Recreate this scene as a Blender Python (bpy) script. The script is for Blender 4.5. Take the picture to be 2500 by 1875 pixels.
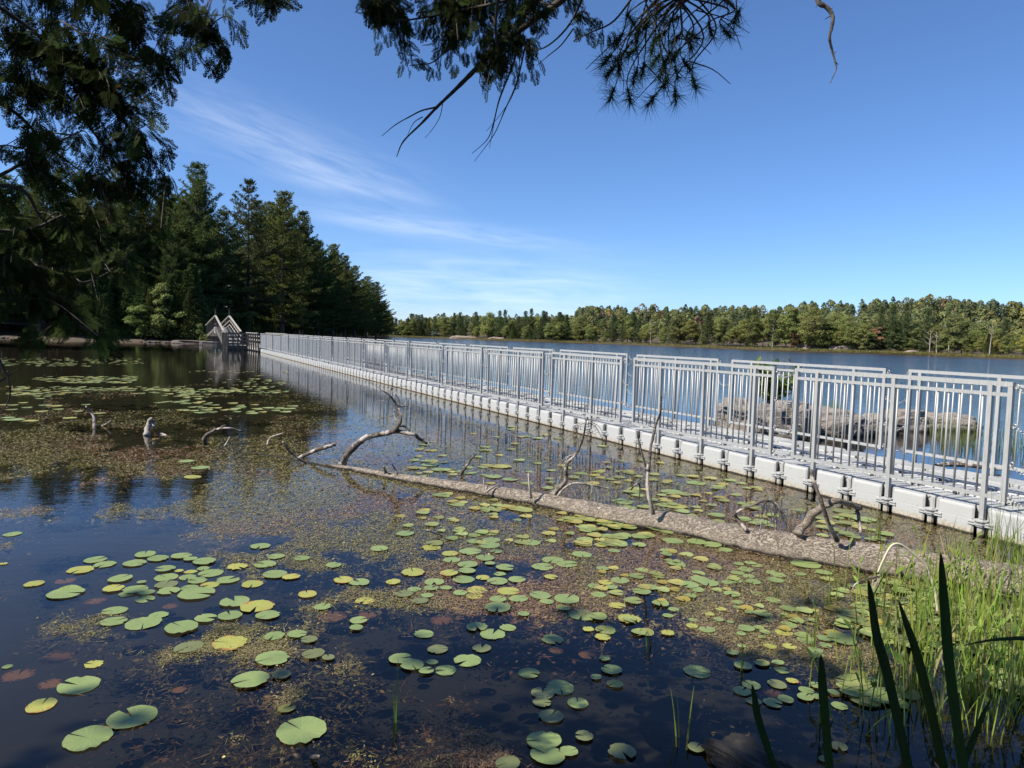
import bpy, math, random
import numpy as np
from mathutils import Vector, Matrix

# ---------------------------------------------------------------- scene, camera, light
for o in list(bpy.data.objects):
    bpy.data.objects.remove(o)
scene = bpy.context.scene
C = scene.collection
rnd = random.Random(7)
rng = np.random.default_rng(7)

FPX, CX, CY = 1720.0, 1250.0, 937.5          # focal length and centre in photograph pixels
CAM = np.array([0.0, 0.0, 1.8])
PITCH, ROLL = math.radians(3.81), math.radians(1.65)
fwd = np.array([0, math.cos(PITCH), -math.sin(PITCH)])
r0 = np.array([1.0, 0, 0]); u0 = np.array([0, math.sin(PITCH), math.cos(PITCH)])
right = math.cos(ROLL) * r0 + math.sin(ROLL) * u0
up = math.cos(ROLL) * u0 - math.sin(ROLL) * r0
cam_data = bpy.data.cameras.new('camera')
cam = bpy.data.objects.new('camera', cam_data); C.objects.link(cam)
cam_data.sensor_width = 36.0; cam_data.lens = 36.0 * FPX / 2500.0
cam_data.clip_start = 0.05; cam_data.clip_end = 8000
M = Matrix(((right[0], up[0], -fwd[0], CAM[0]), (right[1], up[1], -fwd[1], CAM[1]), (right[2], up[2], -fwd[2], CAM[2]), (0, 0, 0, 1)))
cam.matrix_world = M
scene.camera = cam

SUN_EL = math.radians(46)
sun_to = Vector((1.0, 0.40, 0)).normalized() * math.cos(SUN_EL) + Vector((0, 0, -math.sin(SUN_EL)))
sd = bpy.data.lights.new('sun', 'SUN'); sd.energy = 5.0; sd.angle = math.radians(0.53); sd.color = (1.0, 0.93, 0.81)
sun = bpy.data.objects.new('sun', sd); C.objects.link(sun)
sun.rotation_euler = sun_to.to_track_quat('-Z', 'Y').to_euler()

def pdir(px, py):
    return fwd + right * (px - CX) / FPX + up * (CY - py) / FPX

world = bpy.data.worlds.new('World'); scene.world = world; world.use_nodes = True
wt = world.node_tree; wt.nodes.clear()
def wn(t): return wt.nodes.new(t)
def wmath(op, a, b=None, c=None):
    n = wn('ShaderNodeMath'); n.operation = op
    for i, v in enumerate((a, b, c)):
        if v is None: continue
        if isinstance(v, (int, float)): n.inputs[i].default_value = v
        else: wt.links.new(v, n.inputs[i])
    return n.outputs[0]
wout = wn('ShaderNodeOutputWorld'); bg = wn('ShaderNodeBackground'); bg.inputs[1].default_value = 0.11
sky = wn('ShaderNodeTexSky'); sky.sky_type = 'NISHITA'; sky.sun_disc = False
sky.sun_elevation = SUN_EL; sky.sun_rotation = math.atan2(-sun_to.x, -sun_to.y)
sky.altitude = 120; sky.air_density = 0.8; sky.dust_density = 0.5; sky.ozone_density = 10.0
tc = wn('ShaderNodeTexCoord'); sep = wn('ShaderNodeSeparateXYZ'); wt.links.new(tc.outputs['Generated'], sep.inputs[0])
az = wmath('ARCTAN2', sep.outputs[0], sep.outputs[1]); el = wmath('ARCSINE', sep.outputs[2])
total = None
# thin cirrus: (start px, end px, half width rad, strength)
WISPS = [((430, 255), (975, 465), 0.036, 0.30), ((780, 520), (1330, 590), 0.013, 0.36), ((850, 690), (1500, 730), 0.045, 0.42),
         ((700, 420), (1000, 480), 0.012, 0.20), ((900, 760), (1350, 790), 0.02, 0.18)]
for k, (a, b, w, s) in enumerate(WISPS):
    da, db = pdir(*a), pdir(*b)
    da /= np.linalg.norm(da); db /= np.linalg.norm(db)
    A = (math.atan2(da[0], da[1]), math.asin(da[2])); B = (math.atan2(db[0], db[1]), math.asin(db[2]))
    L = math.hypot(B[0] - A[0], B[1] - A[1]); th = math.atan2(B[1] - A[1], B[0] - A[0])
    mx, my = (A[0] + B[0]) / 2, (A[1] + B[1]) / 2
    dx = wmath('SUBTRACT', az, mx); dy = wmath('SUBTRACT', el, my)
    u = wmath('ADD', wmath('MULTIPLY', dx, math.cos(th)), wmath('MULTIPLY', dy, math.sin(th)))
    v = wmath('SUBTRACT', wmath('MULTIPLY', dy, math.cos(th)), wmath('MULTIPLY', dx, math.sin(th)))
    cmb = wn('ShaderNodeCombineXYZ')
    wt.links.new(wmath('MULTIPLY', u, 5.0), cmb.inputs[0]); wt.links.new(wmath('MULTIPLY', v, 38.0), cmb.inputs[1]); cmb.inputs[2].default_value = 3.7 * k
    nz = wn('ShaderNodeTexNoise'); nz.inputs['Scale'].default_value = 1.6; nz.inputs['Detail'].default_value = 7; nz.inputs['Roughness'].default_value = 0.62
    nz.inputs['Distortion'].default_value = 0.5
    wt.links.new(cmb.outputs[0], nz.inputs['Vector'])
    g = wmath('ADD', wmath('POWER', wmath('ABSOLUTE', wmath('DIVIDE', u, L * 0.55)), 2.4), wmath('POWER', wmath('ABSOLUTE', wmath('DIVIDE', v, w)), 2.0))
    g = wmath('EXPONENT', wmath('MULTIPLY', g, -1.0))
    nn = wmath('MAXIMUM', wmath('MULTIPLY', wmath('SUBTRACT', nz.outputs[0], 0.30), 2.1), 0.0)
    m_ = wmath('MULTIPLY', wmath('MULTIPLY', g, nn), s)
    total = m_ if total is None else wmath('ADD', total, m_)
total = wmath('MINIMUM', total, 0.85)
cl = wn('ShaderNodeMix'); cl.data_type = 'RGBA'
wt.links.new(total, cl.inputs[0]); wt.links.new(sky.outputs[0], cl.inputs[6]); cl.inputs[7].default_value = (7.2, 7.6, 8.0, 1)
wt.links.new(cl.outputs[2], bg.inputs[0]); wt.links.new(bg.outputs[0], wout.inputs[0])

scene.view_settings.view_transform = 'Standard'; scene.view_settings.look = 'None'
scene.view_settings.exposure = 0.7; scene.view_settings.gamma = 1.0; scene.view_settings.use_curve_mapping = False
scene.cycles.use_denoising = True
scene.cycles.max_bounces = 6; scene.cycles.transparent_max_bounces = 12
scene.cycles.diffuse_bounces = 3; scene.cycles.glossy_bounces = 3
scene.cycles.caustics_reflective = False; scene.cycles.caustics_refractive = False

# ---------------------------------------------------------------- helpers
def P(px, py, z=0.0):
    d = pdir(px, py); t = (z - CAM[2]) / d[2]
    return CAM + d * t
def D(px, py, Y):
    d = pdir(px, py); return CAM + d * (Y - CAM[1]) / d[1]
def proj(p):
    q = np.asarray(p) - CAM
    w = q @ fwd
    return CX + FPX * (q @ right) / w, CY - FPX * (q @ up) / w

def hashn(ix, iy, s):
    n = (ix * 374761393 + iy * 668265263 + s * 974634777) & 0xffffffff
    n = ((n ^ (n >> 13)) * 1274126177) & 0xffffffff
    return ((n ^ (n >> 16)) & 0xffff) / 65535.0
def vnoise(x, y, s=0):
    x = np.asarray(x, float); y = np.asarray(y, float)
    ix = np.floor(x).astype(np.int64); iy = np.floor(y).astype(np.int64)
    fx = x - ix; fy = y - iy
    fx = fx * fx * (3 - 2 * fx); fy = fy * fy * (3 - 2 * fy)
    a = hashn(ix, iy, s); b = hashn(ix + 1, iy, s); c = hashn(ix, iy + 1, s); d = hashn(ix + 1, iy + 1, s)
    return (a * (1 - fx) + b * fx) * (1 - fy) + (c * (1 - fx) + d * fx) * fy
def fbm(x, y, s=0, o=4):
    t = 0; amp = 0.5; n = 0
    for i in range(o):
        t = t + amp * vnoise(np.asarray(x) * 2 ** i, np.asarray(y) * 2 ** i, s + i); n += amp; amp *= 0.55
    return t / n

class MB:
    """collects vertices and faces of any size, with an optional colour per vertex"""
    def __init__(s): s.V = []; s.F = {}; s.col = []; s.n = 0
    def add(s, V, F, col=None):
        V = np.asarray(V, float).reshape(-1, 3)
        if not isinstance(F, (list, tuple)): F = [F]
        for f in F:
            f = np.asarray(f, np.int64)
            if f.size: s.F.setdefault(f.shape[1], []).append(f + s.n)
        if col is None: col = (1, 1, 1)
        col = np.asarray(col, float)
        s.col.append(np.broadcast_to(col if col.ndim == 2 else col[None, :3], (len(V), 3)))
        s.V.append(V); s.n += len(V)
    def mesh(s, name, mat=None, smooth=False):
        V = np.concatenate(s.V); me = bpy.data.meshes.new(name)
        me.vertices.add(len(V)); me.vertices.foreach_set('co', V.astype(np.float32).ravel())
        li = []; st = []; c = 0
        for k, fs in s.F.items():
            f = np.concatenate(fs); li.append(f.ravel()); st.append(c + np.arange(len(f)) * k); c += f.size
        li = np.concatenate(li).astype(np.int32); st = np.concatenate(st).astype(np.int32)
        me.loops.add(len(li)); me.loops.foreach_set('vertex_index', li)
        me.polygons.add(len(st)); me.polygons.foreach_set('loop_start', st)
        col = np.concatenate(s.col)
        at = me.color_attributes.new('col', 'FLOAT_COLOR', 'POINT')
        at.data.foreach_set('color', np.concatenate([col, np.ones((len(col), 1))], 1).astype(np.float32).ravel())
        me.polygons.foreach_set('use_smooth', np.full(len(st), smooth))
        if mat: me.materials.append(mat)
        me.update(calc_edges=True); me.validate()
        return me
    def build(s, name, mat, parent=None, smooth=False):
        return link(name, s.mesh(name, mat, smooth), parent)

def link(name, me, parent=None, loc=None, rot=None, scale=None):
    o = bpy.data.objects.new(name, me); C.objects.link(o)
    if parent: o.parent = parent
    if loc is not None: o.location = loc
    if rot is not None: o.rotation_euler = rot
    if scale is not None: o.scale = scale if hasattr(scale, '__len__') else (scale,) * 3
    return o
def tag(o, label=None, cat=None, group=None, kind=None):
    if label: o['label'] = label
    if cat: o['category'] = cat
    if group: o['group'] = group
    if kind: o['kind'] = kind
    return o
def empty(name, loc=(0, 0, 0), rz=0):
    o = bpy.data.objects.new(name, None); C.objects.link(o); o.location = loc; o.rotation_euler = (0, 0, rz); o.empty_display_size = 0.1
    return o

def tube(pts, rad, n=8, cap=True):
    pts = np.asarray(pts, float); m = len(pts); rad = np.broadcast_to(np.asarray(rad, float), (m,))
    T = np.gradient(pts, axis=0); T /= np.linalg.norm(T, axis=1)[:, None] + 1e-12
    ref = np.array([0, 0, 1.0]) if abs(T[0][2]) < 0.9 else np.array([1.0, 0, 0])
    V = np.zeros((m, n, 3)); a = np.arange(n) * 2 * math.pi / n
    u = np.cross(T[0], ref); u /= np.linalg.norm(u)
    for i in range(m):
        u = u - T[i] * (u @ T[i]); u /= np.linalg.norm(u) + 1e-12
        w = np.cross(T[i], u)
        V[i] = pts[i] + rad[i] * (np.cos(a)[:, None] * u + np.sin(a)[:, None] * w)
    i, j = np.meshgrid(np.arange(m - 1), np.arange(n), indexing='ij')
    F = np.stack([i * n + j, i * n + (j + 1) % n, (i + 1) * n + (j + 1) % n, (i + 1) * n + j], -1).reshape(-1, 4)
    Fs = [F]
    if cap: Fs.append(np.array([list(range(n))[::-1], list(range((m - 1) * n, m * n))]))
    return V.reshape(-1, 3), Fs
def smooth_line(pts, per=4):
    pts = np.asarray(pts, float)
    if len(pts) < 3:
        t = np.linspace(0, 1, per + 1)[:, None]; return pts[0] * (1 - t) + pts[-1] * t
    q = np.vstack([2 * pts[0] - pts[1], pts, 2 * pts[-1] - pts[-2]]); out = []
    for i in range(1, len(q) - 2):
        for k in range(per):
            t = k / per
            out.append(0.5 * ((2 * q[i]) + (q[i + 1] - q[i - 1]) * t + (2 * q[i - 1] - 5 * q[i] + 4 * q[i + 1] - q[i + 2]) * t * t + (3 * q[i] - q[i - 1] - 3 * q[i + 1] + q[i + 2]) * t ** 3))
    out.append(pts[-1]); return np.array(out)
BOXF = np.array([[0, 3, 2, 1], [4, 5, 6, 7], [0, 1, 5, 4], [1, 2, 6, 5], [2, 3, 7, 6], [3, 0, 4, 7]])
def box(x0, x1, y0, y1, z0, z1):
    return np.array([[x0, y0, z0], [x1, y0, z0], [x1, y1, z0], [x0, y1, z0], [x0, y0, z1], [x1, y0, z1], [x1, y1, z1], [x0, y1, z1]], float), BOXF
def bar(a, b, w, h, upv=(0, 0, 1)):
    a = np.asarray(a, float); b = np.asarray(b, float); t = b - a; t /= np.linalg.norm(t)
    s = np.cross(t, upv); s /= np.linalg.norm(s); k = np.cross(s, t)
    c = [(-1, -1), (1, -1), (1, 1), (-1, 1)]
    V = np.array([p + s * x * w / 2 + k * y * h / 2 for p in (a, b) for x, y in c])
    return V, np.array([[0, 3, 2, 1], [4, 5, 6, 7], [0, 1, 5, 4], [1, 2, 6, 5], [2, 3, 7, 6], [3, 0, 4, 7]])
def ordinal(n):
    w = ['first', 'second', 'third', 'fourth', 'fifth', 'sixth', 'seventh', 'eighth', 'ninth', 'tenth', 'eleventh', 'twelfth', 'thirteenth', 'fourteenth', 'fifteenth', 'sixteenth', 'seventeenth', 'eighteenth', 'nineteenth', 'twentieth']
    return w[n - 1] if n <= 20 else '%d%s' % (n, 'th' if 10 < n % 100 < 14 else {1: 'st', 2: 'nd', 3: 'rd'}.get(n % 10, 'th'))

# ---------------------------------------------------------------- materials
class NT:
    def __init__(s, name):
        s.m = bpy.data.materials.new(name); s.m.use_nodes = True; s.t = s.m.node_tree; s.t.nodes.clear()
        s.out = s.t.nodes.new('ShaderNodeOutputMaterial')
    def n(s, t, **kw):
        nd = s.t.nodes.new(t)
        for k, v in kw.items(): setattr(nd, k, v)
        return nd
    def l(s, a, b): s.t.links.new(a, b)
    def set(s, inp, v):
        if hasattr(v, 'is_linked'): s.l(v, inp)
        else: inp.default_value = v
    def math(s, op, a, b=0.0, clamp=False):
        n = s.n('ShaderNodeMath', operation=op); n.use_clamp = clamp; s.set(n.inputs[0], a); s.set(n.inputs[1], b); return n.outputs[0]
    def coord(s, k='Object', scale=None):
        c = s.n('ShaderNodeTexCoord').outputs[k]
        if k == 'World': pass
        if scale is not None:
            mp = s.n('ShaderNodeMapping'); mp.inputs['Scale'].default_value = scale if hasattr(scale, '__len__') else (scale,) * 3
            s.l(c, mp.inputs[0]); c = mp.outputs[0]
        return c
    def pos(s, scale=None):
        c = s.n('ShaderNodeNewGeometry').outputs['Position']
        if scale is not None:
            mp = s.n('ShaderNodeMapping'); mp.inputs['Scale'].default_value = scale if hasattr(scale, '__len__') else (scale,) * 3
            s.l(c, mp.inputs[0]); c = mp.outputs[0]
        return c
    def noise(s, vec, scale=5, detail=4, rough=0.55, dist=0.0):
        n = s.n('ShaderNodeTexNoise'); n.inputs['Scale'].default_value = scale; n.inputs['Detail'].default_value = detail
        n.inputs['Roughness'].default_value = rough; n.inputs['Distortion'].default_value = dist; s.l(vec, n.inputs['Vector']); return n.outputs[0]
    def ramp(s, fac, stops):
        r = s.n('ShaderNodeValToRGB'); e = r.color_ramp.elements
        while len(e) < len(stops): e.new(0.5)
        for el_, (p, c) in zip(e, stops):
            el_.position = p; el_.color = (*c, 1) if len(c) == 3 else c
        s.l(fac, r.inputs[0]); return r.outputs[0]
    def mix(s, f, a, b, mode='MIX'):
        m = s.n('ShaderNodeMix', data_type='RGBA', blend_type=mode)
        s.set(m.inputs[0], f)
        for i, v in ((6, a), (7, b)):
            if hasattr(v, 'is_linked'): s.l(v, m.inputs[i])
            else: m.inputs[i].default_value = (*v, 1) if len(v) == 3 else v
        return m.outputs[2]
    def bump(s, h, strength=0.5, dist=0.01, normal=None):
        b = s.n('ShaderNodeBump'); s.set(b.inputs['Strength'], strength); b.inputs['Distance'].default_value = dist; s.l(h, b.inputs['Height'])
        if normal is not None: s.l(normal, b.inputs['Normal'])
        return b.outputs[0]
    def bsdf(s, col, rough=0.6, metal=0.0, normal=None, spec=0.5):
        b = s.n('ShaderNodeBsdfPrincipled')
        if hasattr(col, 'is_linked'): s.l(col, b.inputs['Base Color'])
        else: b.inputs['Base Color'].default_value = (*col, 1)
        s.set(b.inputs['Roughness'], rough); s.set(b.inputs['Metallic'], metal); b.inputs['Specular IOR Level'].default_value = spec
        if normal is not None: s.l(normal, b.inputs['Normal'])
        return b.outputs[0]
    def done(s, sh): s.l(sh, s.out.inputs['Surface']); return s.m

def mat_foliage(name, transl=0.25, rough=0.55, tint=0.15, spec=0.15):
    t = NT(name); a = t.n('ShaderNodeAttribute'); a.attribute_name = 'col'
    oi = t.n('ShaderNodeObjectInfo'); hs = t.n('ShaderNodeHueSaturation')
    t.l(a.outputs['Color'], hs.inputs['Color'])
    t.l(t.math('ADD', t.math('MULTIPLY', oi.outputs['Random'], tint * 2), 1.0 - tint), hs.inputs['Value'])
    t.l(t.math('ADD', t.math('MULTIPLY', oi.outputs['Random'], 0.04), 0.48), hs.inputs['Hue'])
    b = t.bsdf(hs.outputs[0], rough, spec=spec)
    tr = t.n('ShaderNodeBsdfTranslucent'); t.l(hs.outputs[0], tr.inputs[0])
    m = t.n('ShaderNodeMixShader'); m.inputs[0].default_value = transl; t.l(b, m.inputs[1]); t.l(tr.outputs[0], m.inputs[2])
    return t.done(m.outputs[0])
m_needle = mat_foliage('needle_foliage', 0.2, 0.8, 0.15, 0.03)
m_leaf = mat_foliage('leaf_foliage', 0.38)
m_reed = mat_foliage('reed_blade', 0.45, 0.5, 0.05)
m_weed = mat_foliage('water_weed', 0.1, 0.35, 0.0)

def mk_bark():
    t = NT('bark'); v = t.pos((6, 6, 1.6)); n = t.noise(v, 3, 6, 0.7)
    c = t.ramp(n, [(0.3, (0.035, 0.026, 0.02)), (0.7, (0.12, 0.095, 0.078))])
    return t.done(t.bsdf(c, 0.9, normal=t.bump(n, 0.8, 0.02)))
m_bark = mk_bark()
def mk_twig():
    t = NT('twig_bark'); n = t.noise(t.pos(), 60, 3)
    return t.done(t.bsdf(t.ramp(n, [(0.3, (0.03, 0.024, 0.02)), (0.7, (0.075, 0.062, 0.052))]), 0.9))
m_twig = mk_twig()
def mk_log():
    t = NT('log_bark'); p = t.coord('UV')
    p = t.coord('Object')
    w = t.noise(p, 7, 5, 0.65)
    mp = t.n('ShaderNodeMapping'); mp.inputs['Rotation'].default_value = (0, 0, math.radians(35)); mp.inputs['Scale'].default_value = (0.32, 1.5, 1.5); t.l(p, mp.inputs[0])
    nz = t.n('ShaderNodeTexNoise'); nz.inputs['Scale'].default_value = 34; nz.inputs['Detail'].default_value = 8; nz.inputs['Roughness'].default_value = 0.72; nz.inputs['Distortion'].default_value = 0.8
    t.l(mp.outputs[0], nz.inputs['Vector'])
    ridge = t.math('ABSOLUTE', t.math('SUBTRACT', nz.outputs[0], 0.5))
    crack = t.math('MULTIPLY', t.math('MINIMUM', ridge, 0.03), 33.0)
    fine = t.noise(mp.outputs[0], 85, 6, 0.78)
    base = t.ramp(fine, [(0.28, (0.21, 0.165, 0.125)), (0.48, (0.43, 0.365, 0.29)), (0.72, (0.64, 0.57, 0.475))])
    base = t.mix(t.math('MULTIPLY', t.ramp(w, [(0.4, (0, 0, 0)), (0.65, (1, 1, 1))]), 0.5), base, (0.26, 0.20, 0.15))
    c = t.mix(crack, (0.20, 0.145, 0.115), base)
    # wet, stained band along the waterline
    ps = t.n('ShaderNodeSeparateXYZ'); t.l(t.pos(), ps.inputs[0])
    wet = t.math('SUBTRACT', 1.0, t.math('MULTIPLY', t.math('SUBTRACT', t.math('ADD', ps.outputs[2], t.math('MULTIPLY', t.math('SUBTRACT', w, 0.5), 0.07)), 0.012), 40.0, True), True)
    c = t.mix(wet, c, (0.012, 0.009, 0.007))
    hgt = t.math('ADD', t.math('MULTIPLY', crack, 0.6), t.math('MULTIPLY', fine, 0.8))
    return t.done(t.bsdf(c, 0.88, normal=t.bump(hgt, 1.0, 0.02)))
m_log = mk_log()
def mk_deadwood():
    t = NT('weathered_dead_wood'); v = t.pos((30, 30, 8)); n = t.noise(v, 2.2, 5, 0.7); n2 = t.noise(t.pos(), 9, 3)
    c = t.ramp(n, [(0.3, (0.14, 0.12, 0.10)), (0.55, (0.34, 0.3, 0.26)), (0.8, (0.55, 0.5, 0.45))])
    c = t.mix(t.ramp(n2, [(0.52, (0, 0, 0)), (0.66, (1, 1, 1))]), c, (0.10, 0.075, 0.06))
    return t.done(t.bsdf(c, 0.85, normal=t.bump(n, 0.7, 0.006)))
m_dead = mk_deadwood()
def mk_barkbranch():
    t = NT('peeling_bark_branch'); v = t.pos(); n = t.noise(v, 28, 5, 0.7); n2 = t.noise(v, 7, 3)
    c = t.ramp(n, [(0.35, (0.03, 0.024, 0.02)), (0.6, (0.13, 0.105, 0.09)), (0.75, (0.35, 0.3, 0.26))])
    c = t.mix(t.ramp(n2, [(0.5, (0, 0, 0)), (0.6, (1, 1, 1))]), c, (0.42, 0.37, 0.33))
    return t.done(t.bsdf(c, 0.9, normal=t.bump(n, 1.0, 0.01)))
m_branch = mk_barkbranch()
def mk_wood():
    t = NT('weathered_grey_timber'); n = t.noise(t.coord('Object', (3, 3, 12)), 3, 5, 0.6)
    return t.done(t.bsdf(t.ramp(n, [(0.3, (0.22, 0.20, 0.175)), (0.75, (0.44, 0.41, 0.37))]), 0.8, normal=t.bump(n, 0.4, 0.01)))
m_wood = mk_wood()
def mk_wooddark():
    t = NT('weathered_dark_timber'); n = t.noise(t.coord('Object', (3, 3, 12)), 3, 5, 0.6)
    return t.done(t.bsdf(t.ramp(n, [(0.3, (0.055, 0.048, 0.04)), (0.75, (0.15, 0.132, 0.115))]), 0.8, normal=t.bump(n, 0.4, 0.01)))
m_wood2 = mk_wooddark()
def mk_plastic():
    t = NT('grey_float_plastic'); p = t.pos(); n = t.noise(p, 5, 4); n2 = t.noise(p, 45, 5, 0.7)
    ps = t.n('ShaderNodeSeparateXYZ'); t.l(p, ps.inputs[0])
    c = t.mix(t.math('MULTIPLY', n, 0.5), (0.40, 0.405, 0.40), (0.33, 0.335, 0.33))
    h = t.math('ADD', ps.outputs[2], t.math('MULTIPLY', t.math('SUBTRACT', n2, 0.5), 0.10))
    grime = t.ramp(h, [(0.02, (1, 1, 1)), (0.085, (0.0, 0.0, 0.0))])
    c = t.mix(grime, c, t.mix(t.ramp(n2, [(0.45, (0, 0, 0)), (0.6, (1, 1, 1))]), (0.30, 0.25, 0.18), (0.5, 0.46, 0.38)))
    wet = t.ramp(t.math('ADD', ps.outputs[2], t.math('MULTIPLY', n, 0.02)), [(0.022, (1, 1, 1)), (0.034, (0, 0, 0))])
    c = t.mix(wet, c, (0.03, 0.025, 0.018))
    spots = t.ramp(t.noise(p, 30, 3, 0.6), [(0.64, (0, 0, 0)), (0.70, (1, 1, 1))])
    c = t.mix(t.math('MULTIPLY', spots, 0.5), c, (0.16, 0.15, 0.12))
    ck = t.n('ShaderNodeTexChecker'); ck.inputs['Scale'].default_value = 40; t.l(t.coord('Object'), ck.inputs['Vector'])
    return t.done(t.bsdf(c, 0.55, normal=t.bump(t.math('ADD', t.math('MULTIPLY', ck.outputs['Fac'], 0.3), n2), 0.25, 0.004), spec=0.4))
m_float = mk_plastic()
def mk_alu():
    t = NT('brushed_aluminium'); n = t.noise(t.pos((40, 40, 3)), 2, 4, 0.6)
    c = t.ramp(n, [(0.3, (0.31, 0.315, 0.31)), (0.75, (0.45, 0.45, 0.44))])
    return t.done(t.bsdf(c, t.math('ADD', t.math('MULTIPLY', n, 0.2), 0.42), 0.3, normal=t.bump(n, 0.08, 0.003)))
m_alu = mk_alu()
def mk_simple(name, col, rough=0.7, metal=0.0, sc=20, var=0.25):
    t = NT(name); n = t.noise(t.pos(), sc, 4, 0.6)
    c = t.mix(n, tuple(x * (1 - var) for x in col), tuple(min(1, x * (1 + var)) for x in col))
    return t.done(t.bsdf(c, rough, metal, normal=t.bump(n, 0.3, 0.005)))
m_chain = mk_simple('galvanised_chain', (0.34, 0.34, 0.35), 0.4, 0.8)
m_white = mk_simple('white_painted_metal', (0.75, 0.76, 0.78), 0.5)
m_blue = mk_simple('blue_print', (0.10, 0.2, 0.55), 0.5)
m_soil = mk_simple('forest_floor', (0.075, 0.055, 0.035), 0.95, sc=1.5, var=0.5)
m_rope = mk_simple('rope', (0.08, 0.07, 0.06), 0.9)
def mk_rock(name, a, b, lich=(0.5, 0.48, 0.43)):
    t = NT(name); p = t.pos(); n = t.noise(p, 4, 8, 0.7); n2 = t.noise(t.pos((1, 1, 6)), 7, 6, 0.7); n3 = t.noise(p, 22, 5, 0.7)
    c = t.ramp(n, [(0.3, a), (0.7, b)])
    c = t.mix(t.ramp(n2, [(0.36, (1, 1, 1)), (0.44, (0, 0, 0))]), c, tuple(x * 0.25 for x in a))
    c = t.mix(t.math('MULTIPLY', t.ramp(n3, [(0.58, (0, 0, 0)), (0.66, (1, 1, 1))]), 0.5), c, lich)
    ps = t.n('ShaderNodeSeparateXYZ'); t.l(p, ps.inputs[0])
    wet = t.ramp(t.math('ADD', ps.outputs[2], t.math('MULTIPLY', n, 0.06)), [(0.05, (1, 1, 1)), (0.10, (0, 0, 0))])
    c = t.mix(wet, c, (0.02, 0.016, 0.011))
    return t.done(t.bsdf(c, 0.9, normal=t.bump(t.math('ADD', n2, n3), 0.9, 0.03)))
m_rock = mk_rock('grey_pink_granite', (0.16, 0.135, 0.115), (0.30, 0.265, 0.235))
m_rock2 = mk_rock('pale_pink_granite', (0.20, 0.15, 0.125), (0.36, 0.29, 0.25))
m_wetrock = mk_simple('dark_wet_rock', (0.014, 0.011, 0.008), 0.75, sc=40, var=0.8)

def mk_pad(name, c1, c2, c3, thr):
    t = NT(name); oc = t.coord('Object'); ps = t.n('ShaderNodeSeparateXYZ'); t.l(oc, ps.inputs[0])
    oi = t.n('ShaderNodeObjectInfo')
    ang = t.math('ARCTAN2', ps.outputs[1], ps.outputs[0])
    rad = t.math('SQRT', t.math('ADD', t.math('MULTIPLY', ps.outputs[0], ps.outputs[0]), t.math('MULTIPLY', ps.outputs[1], ps.outputs[1])))
    vein = t.math('ABSOLUTE', t.math('SINE', t.math('MULTIPLY', ang, 9.0)))
    vein = t.math('MULTIPLY', t.ramp(vein, [(0.0, (1, 1, 1)), (0.18, (0, 0, 0))]), 0.6)
    wp = t.n('ShaderNodeVectorMath', operation='ADD'); t.l(t.pos(), wp.inputs[0])
    n = t.noise(wp.outputs[0], 9, 5, 0.65); n2 = t.noise(wp.outputs[0], 60, 4, 0.7)
    c = t.mix(n, c1, c2)
    c = t.mix(t.math('MULTIPLY', oi.outputs['Random'], 0.45), c, tuple(x * 0.72 for x in c1))
    c = t.mix(vein, c, tuple(min(1, x * 1.35) for x in c2))
    e = t.math('ADD', t.math('ADD', t.math('MULTIPLY', n2, 0.55), t.math('MULTIPLY', n, 0.45)), t.math('MULTIPLY', t.math('SUBTRACT', rad, 0.7), 0.22))
    blot = t.ramp(e, [(thr, (0, 0, 0)), (thr + 0.05, (1, 1, 1))])
    c = t.mix(blot, c, c3)
    geo = t.n('ShaderNodeNewGeometry')
    c = t.mix(geo.outputs['Backfacing'], c, (0.16, 0.12, 0.05))
    b = t.bsdf(c, t.math('ADD', t.math('MULTIPLY', n2, 0.25), 0.28), normal=t.bump(t.math('ADD', t.math('MULTIPLY', vein, -0.6), n2), 0.35, 0.003), spec=0.5)
    tr = t.n('ShaderNodeBsdfTranslucent'); t.l(c, tr.inputs[0]); m = t.n('ShaderNodeMixShader'); m.inputs[0].default_value = 0.12
    t.l(b, m.inputs[1]); t.l(tr.outputs[0], m.inputs[2])
    return t.done(m.outputs[0])
m_pad = {'g': mk_pad('lily_pad_green', (0.175, 0.245, 0.08), (0.265, 0.33, 0.12), (0.38, 0.30, 0.10), 0.61),
         'y': mk_pad('lily_pad_yellowing', (0.27, 0.33, 0.07), (0.45, 0.40, 0.09), (0.36, 0.17, 0.05), 0.56),
         'b': mk_pad('lily_pad_brown', (0.17, 0.085, 0.06), (0.27, 0.16, 0.085), (0.06, 0.035, 0.024), 0.50),
         'o': mk_pad('lily_pad_olive', (0.14, 0.16, 0.06), (0.20, 0.22, 0.09), (0.12, 0.09, 0.04), 0.63)}

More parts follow.
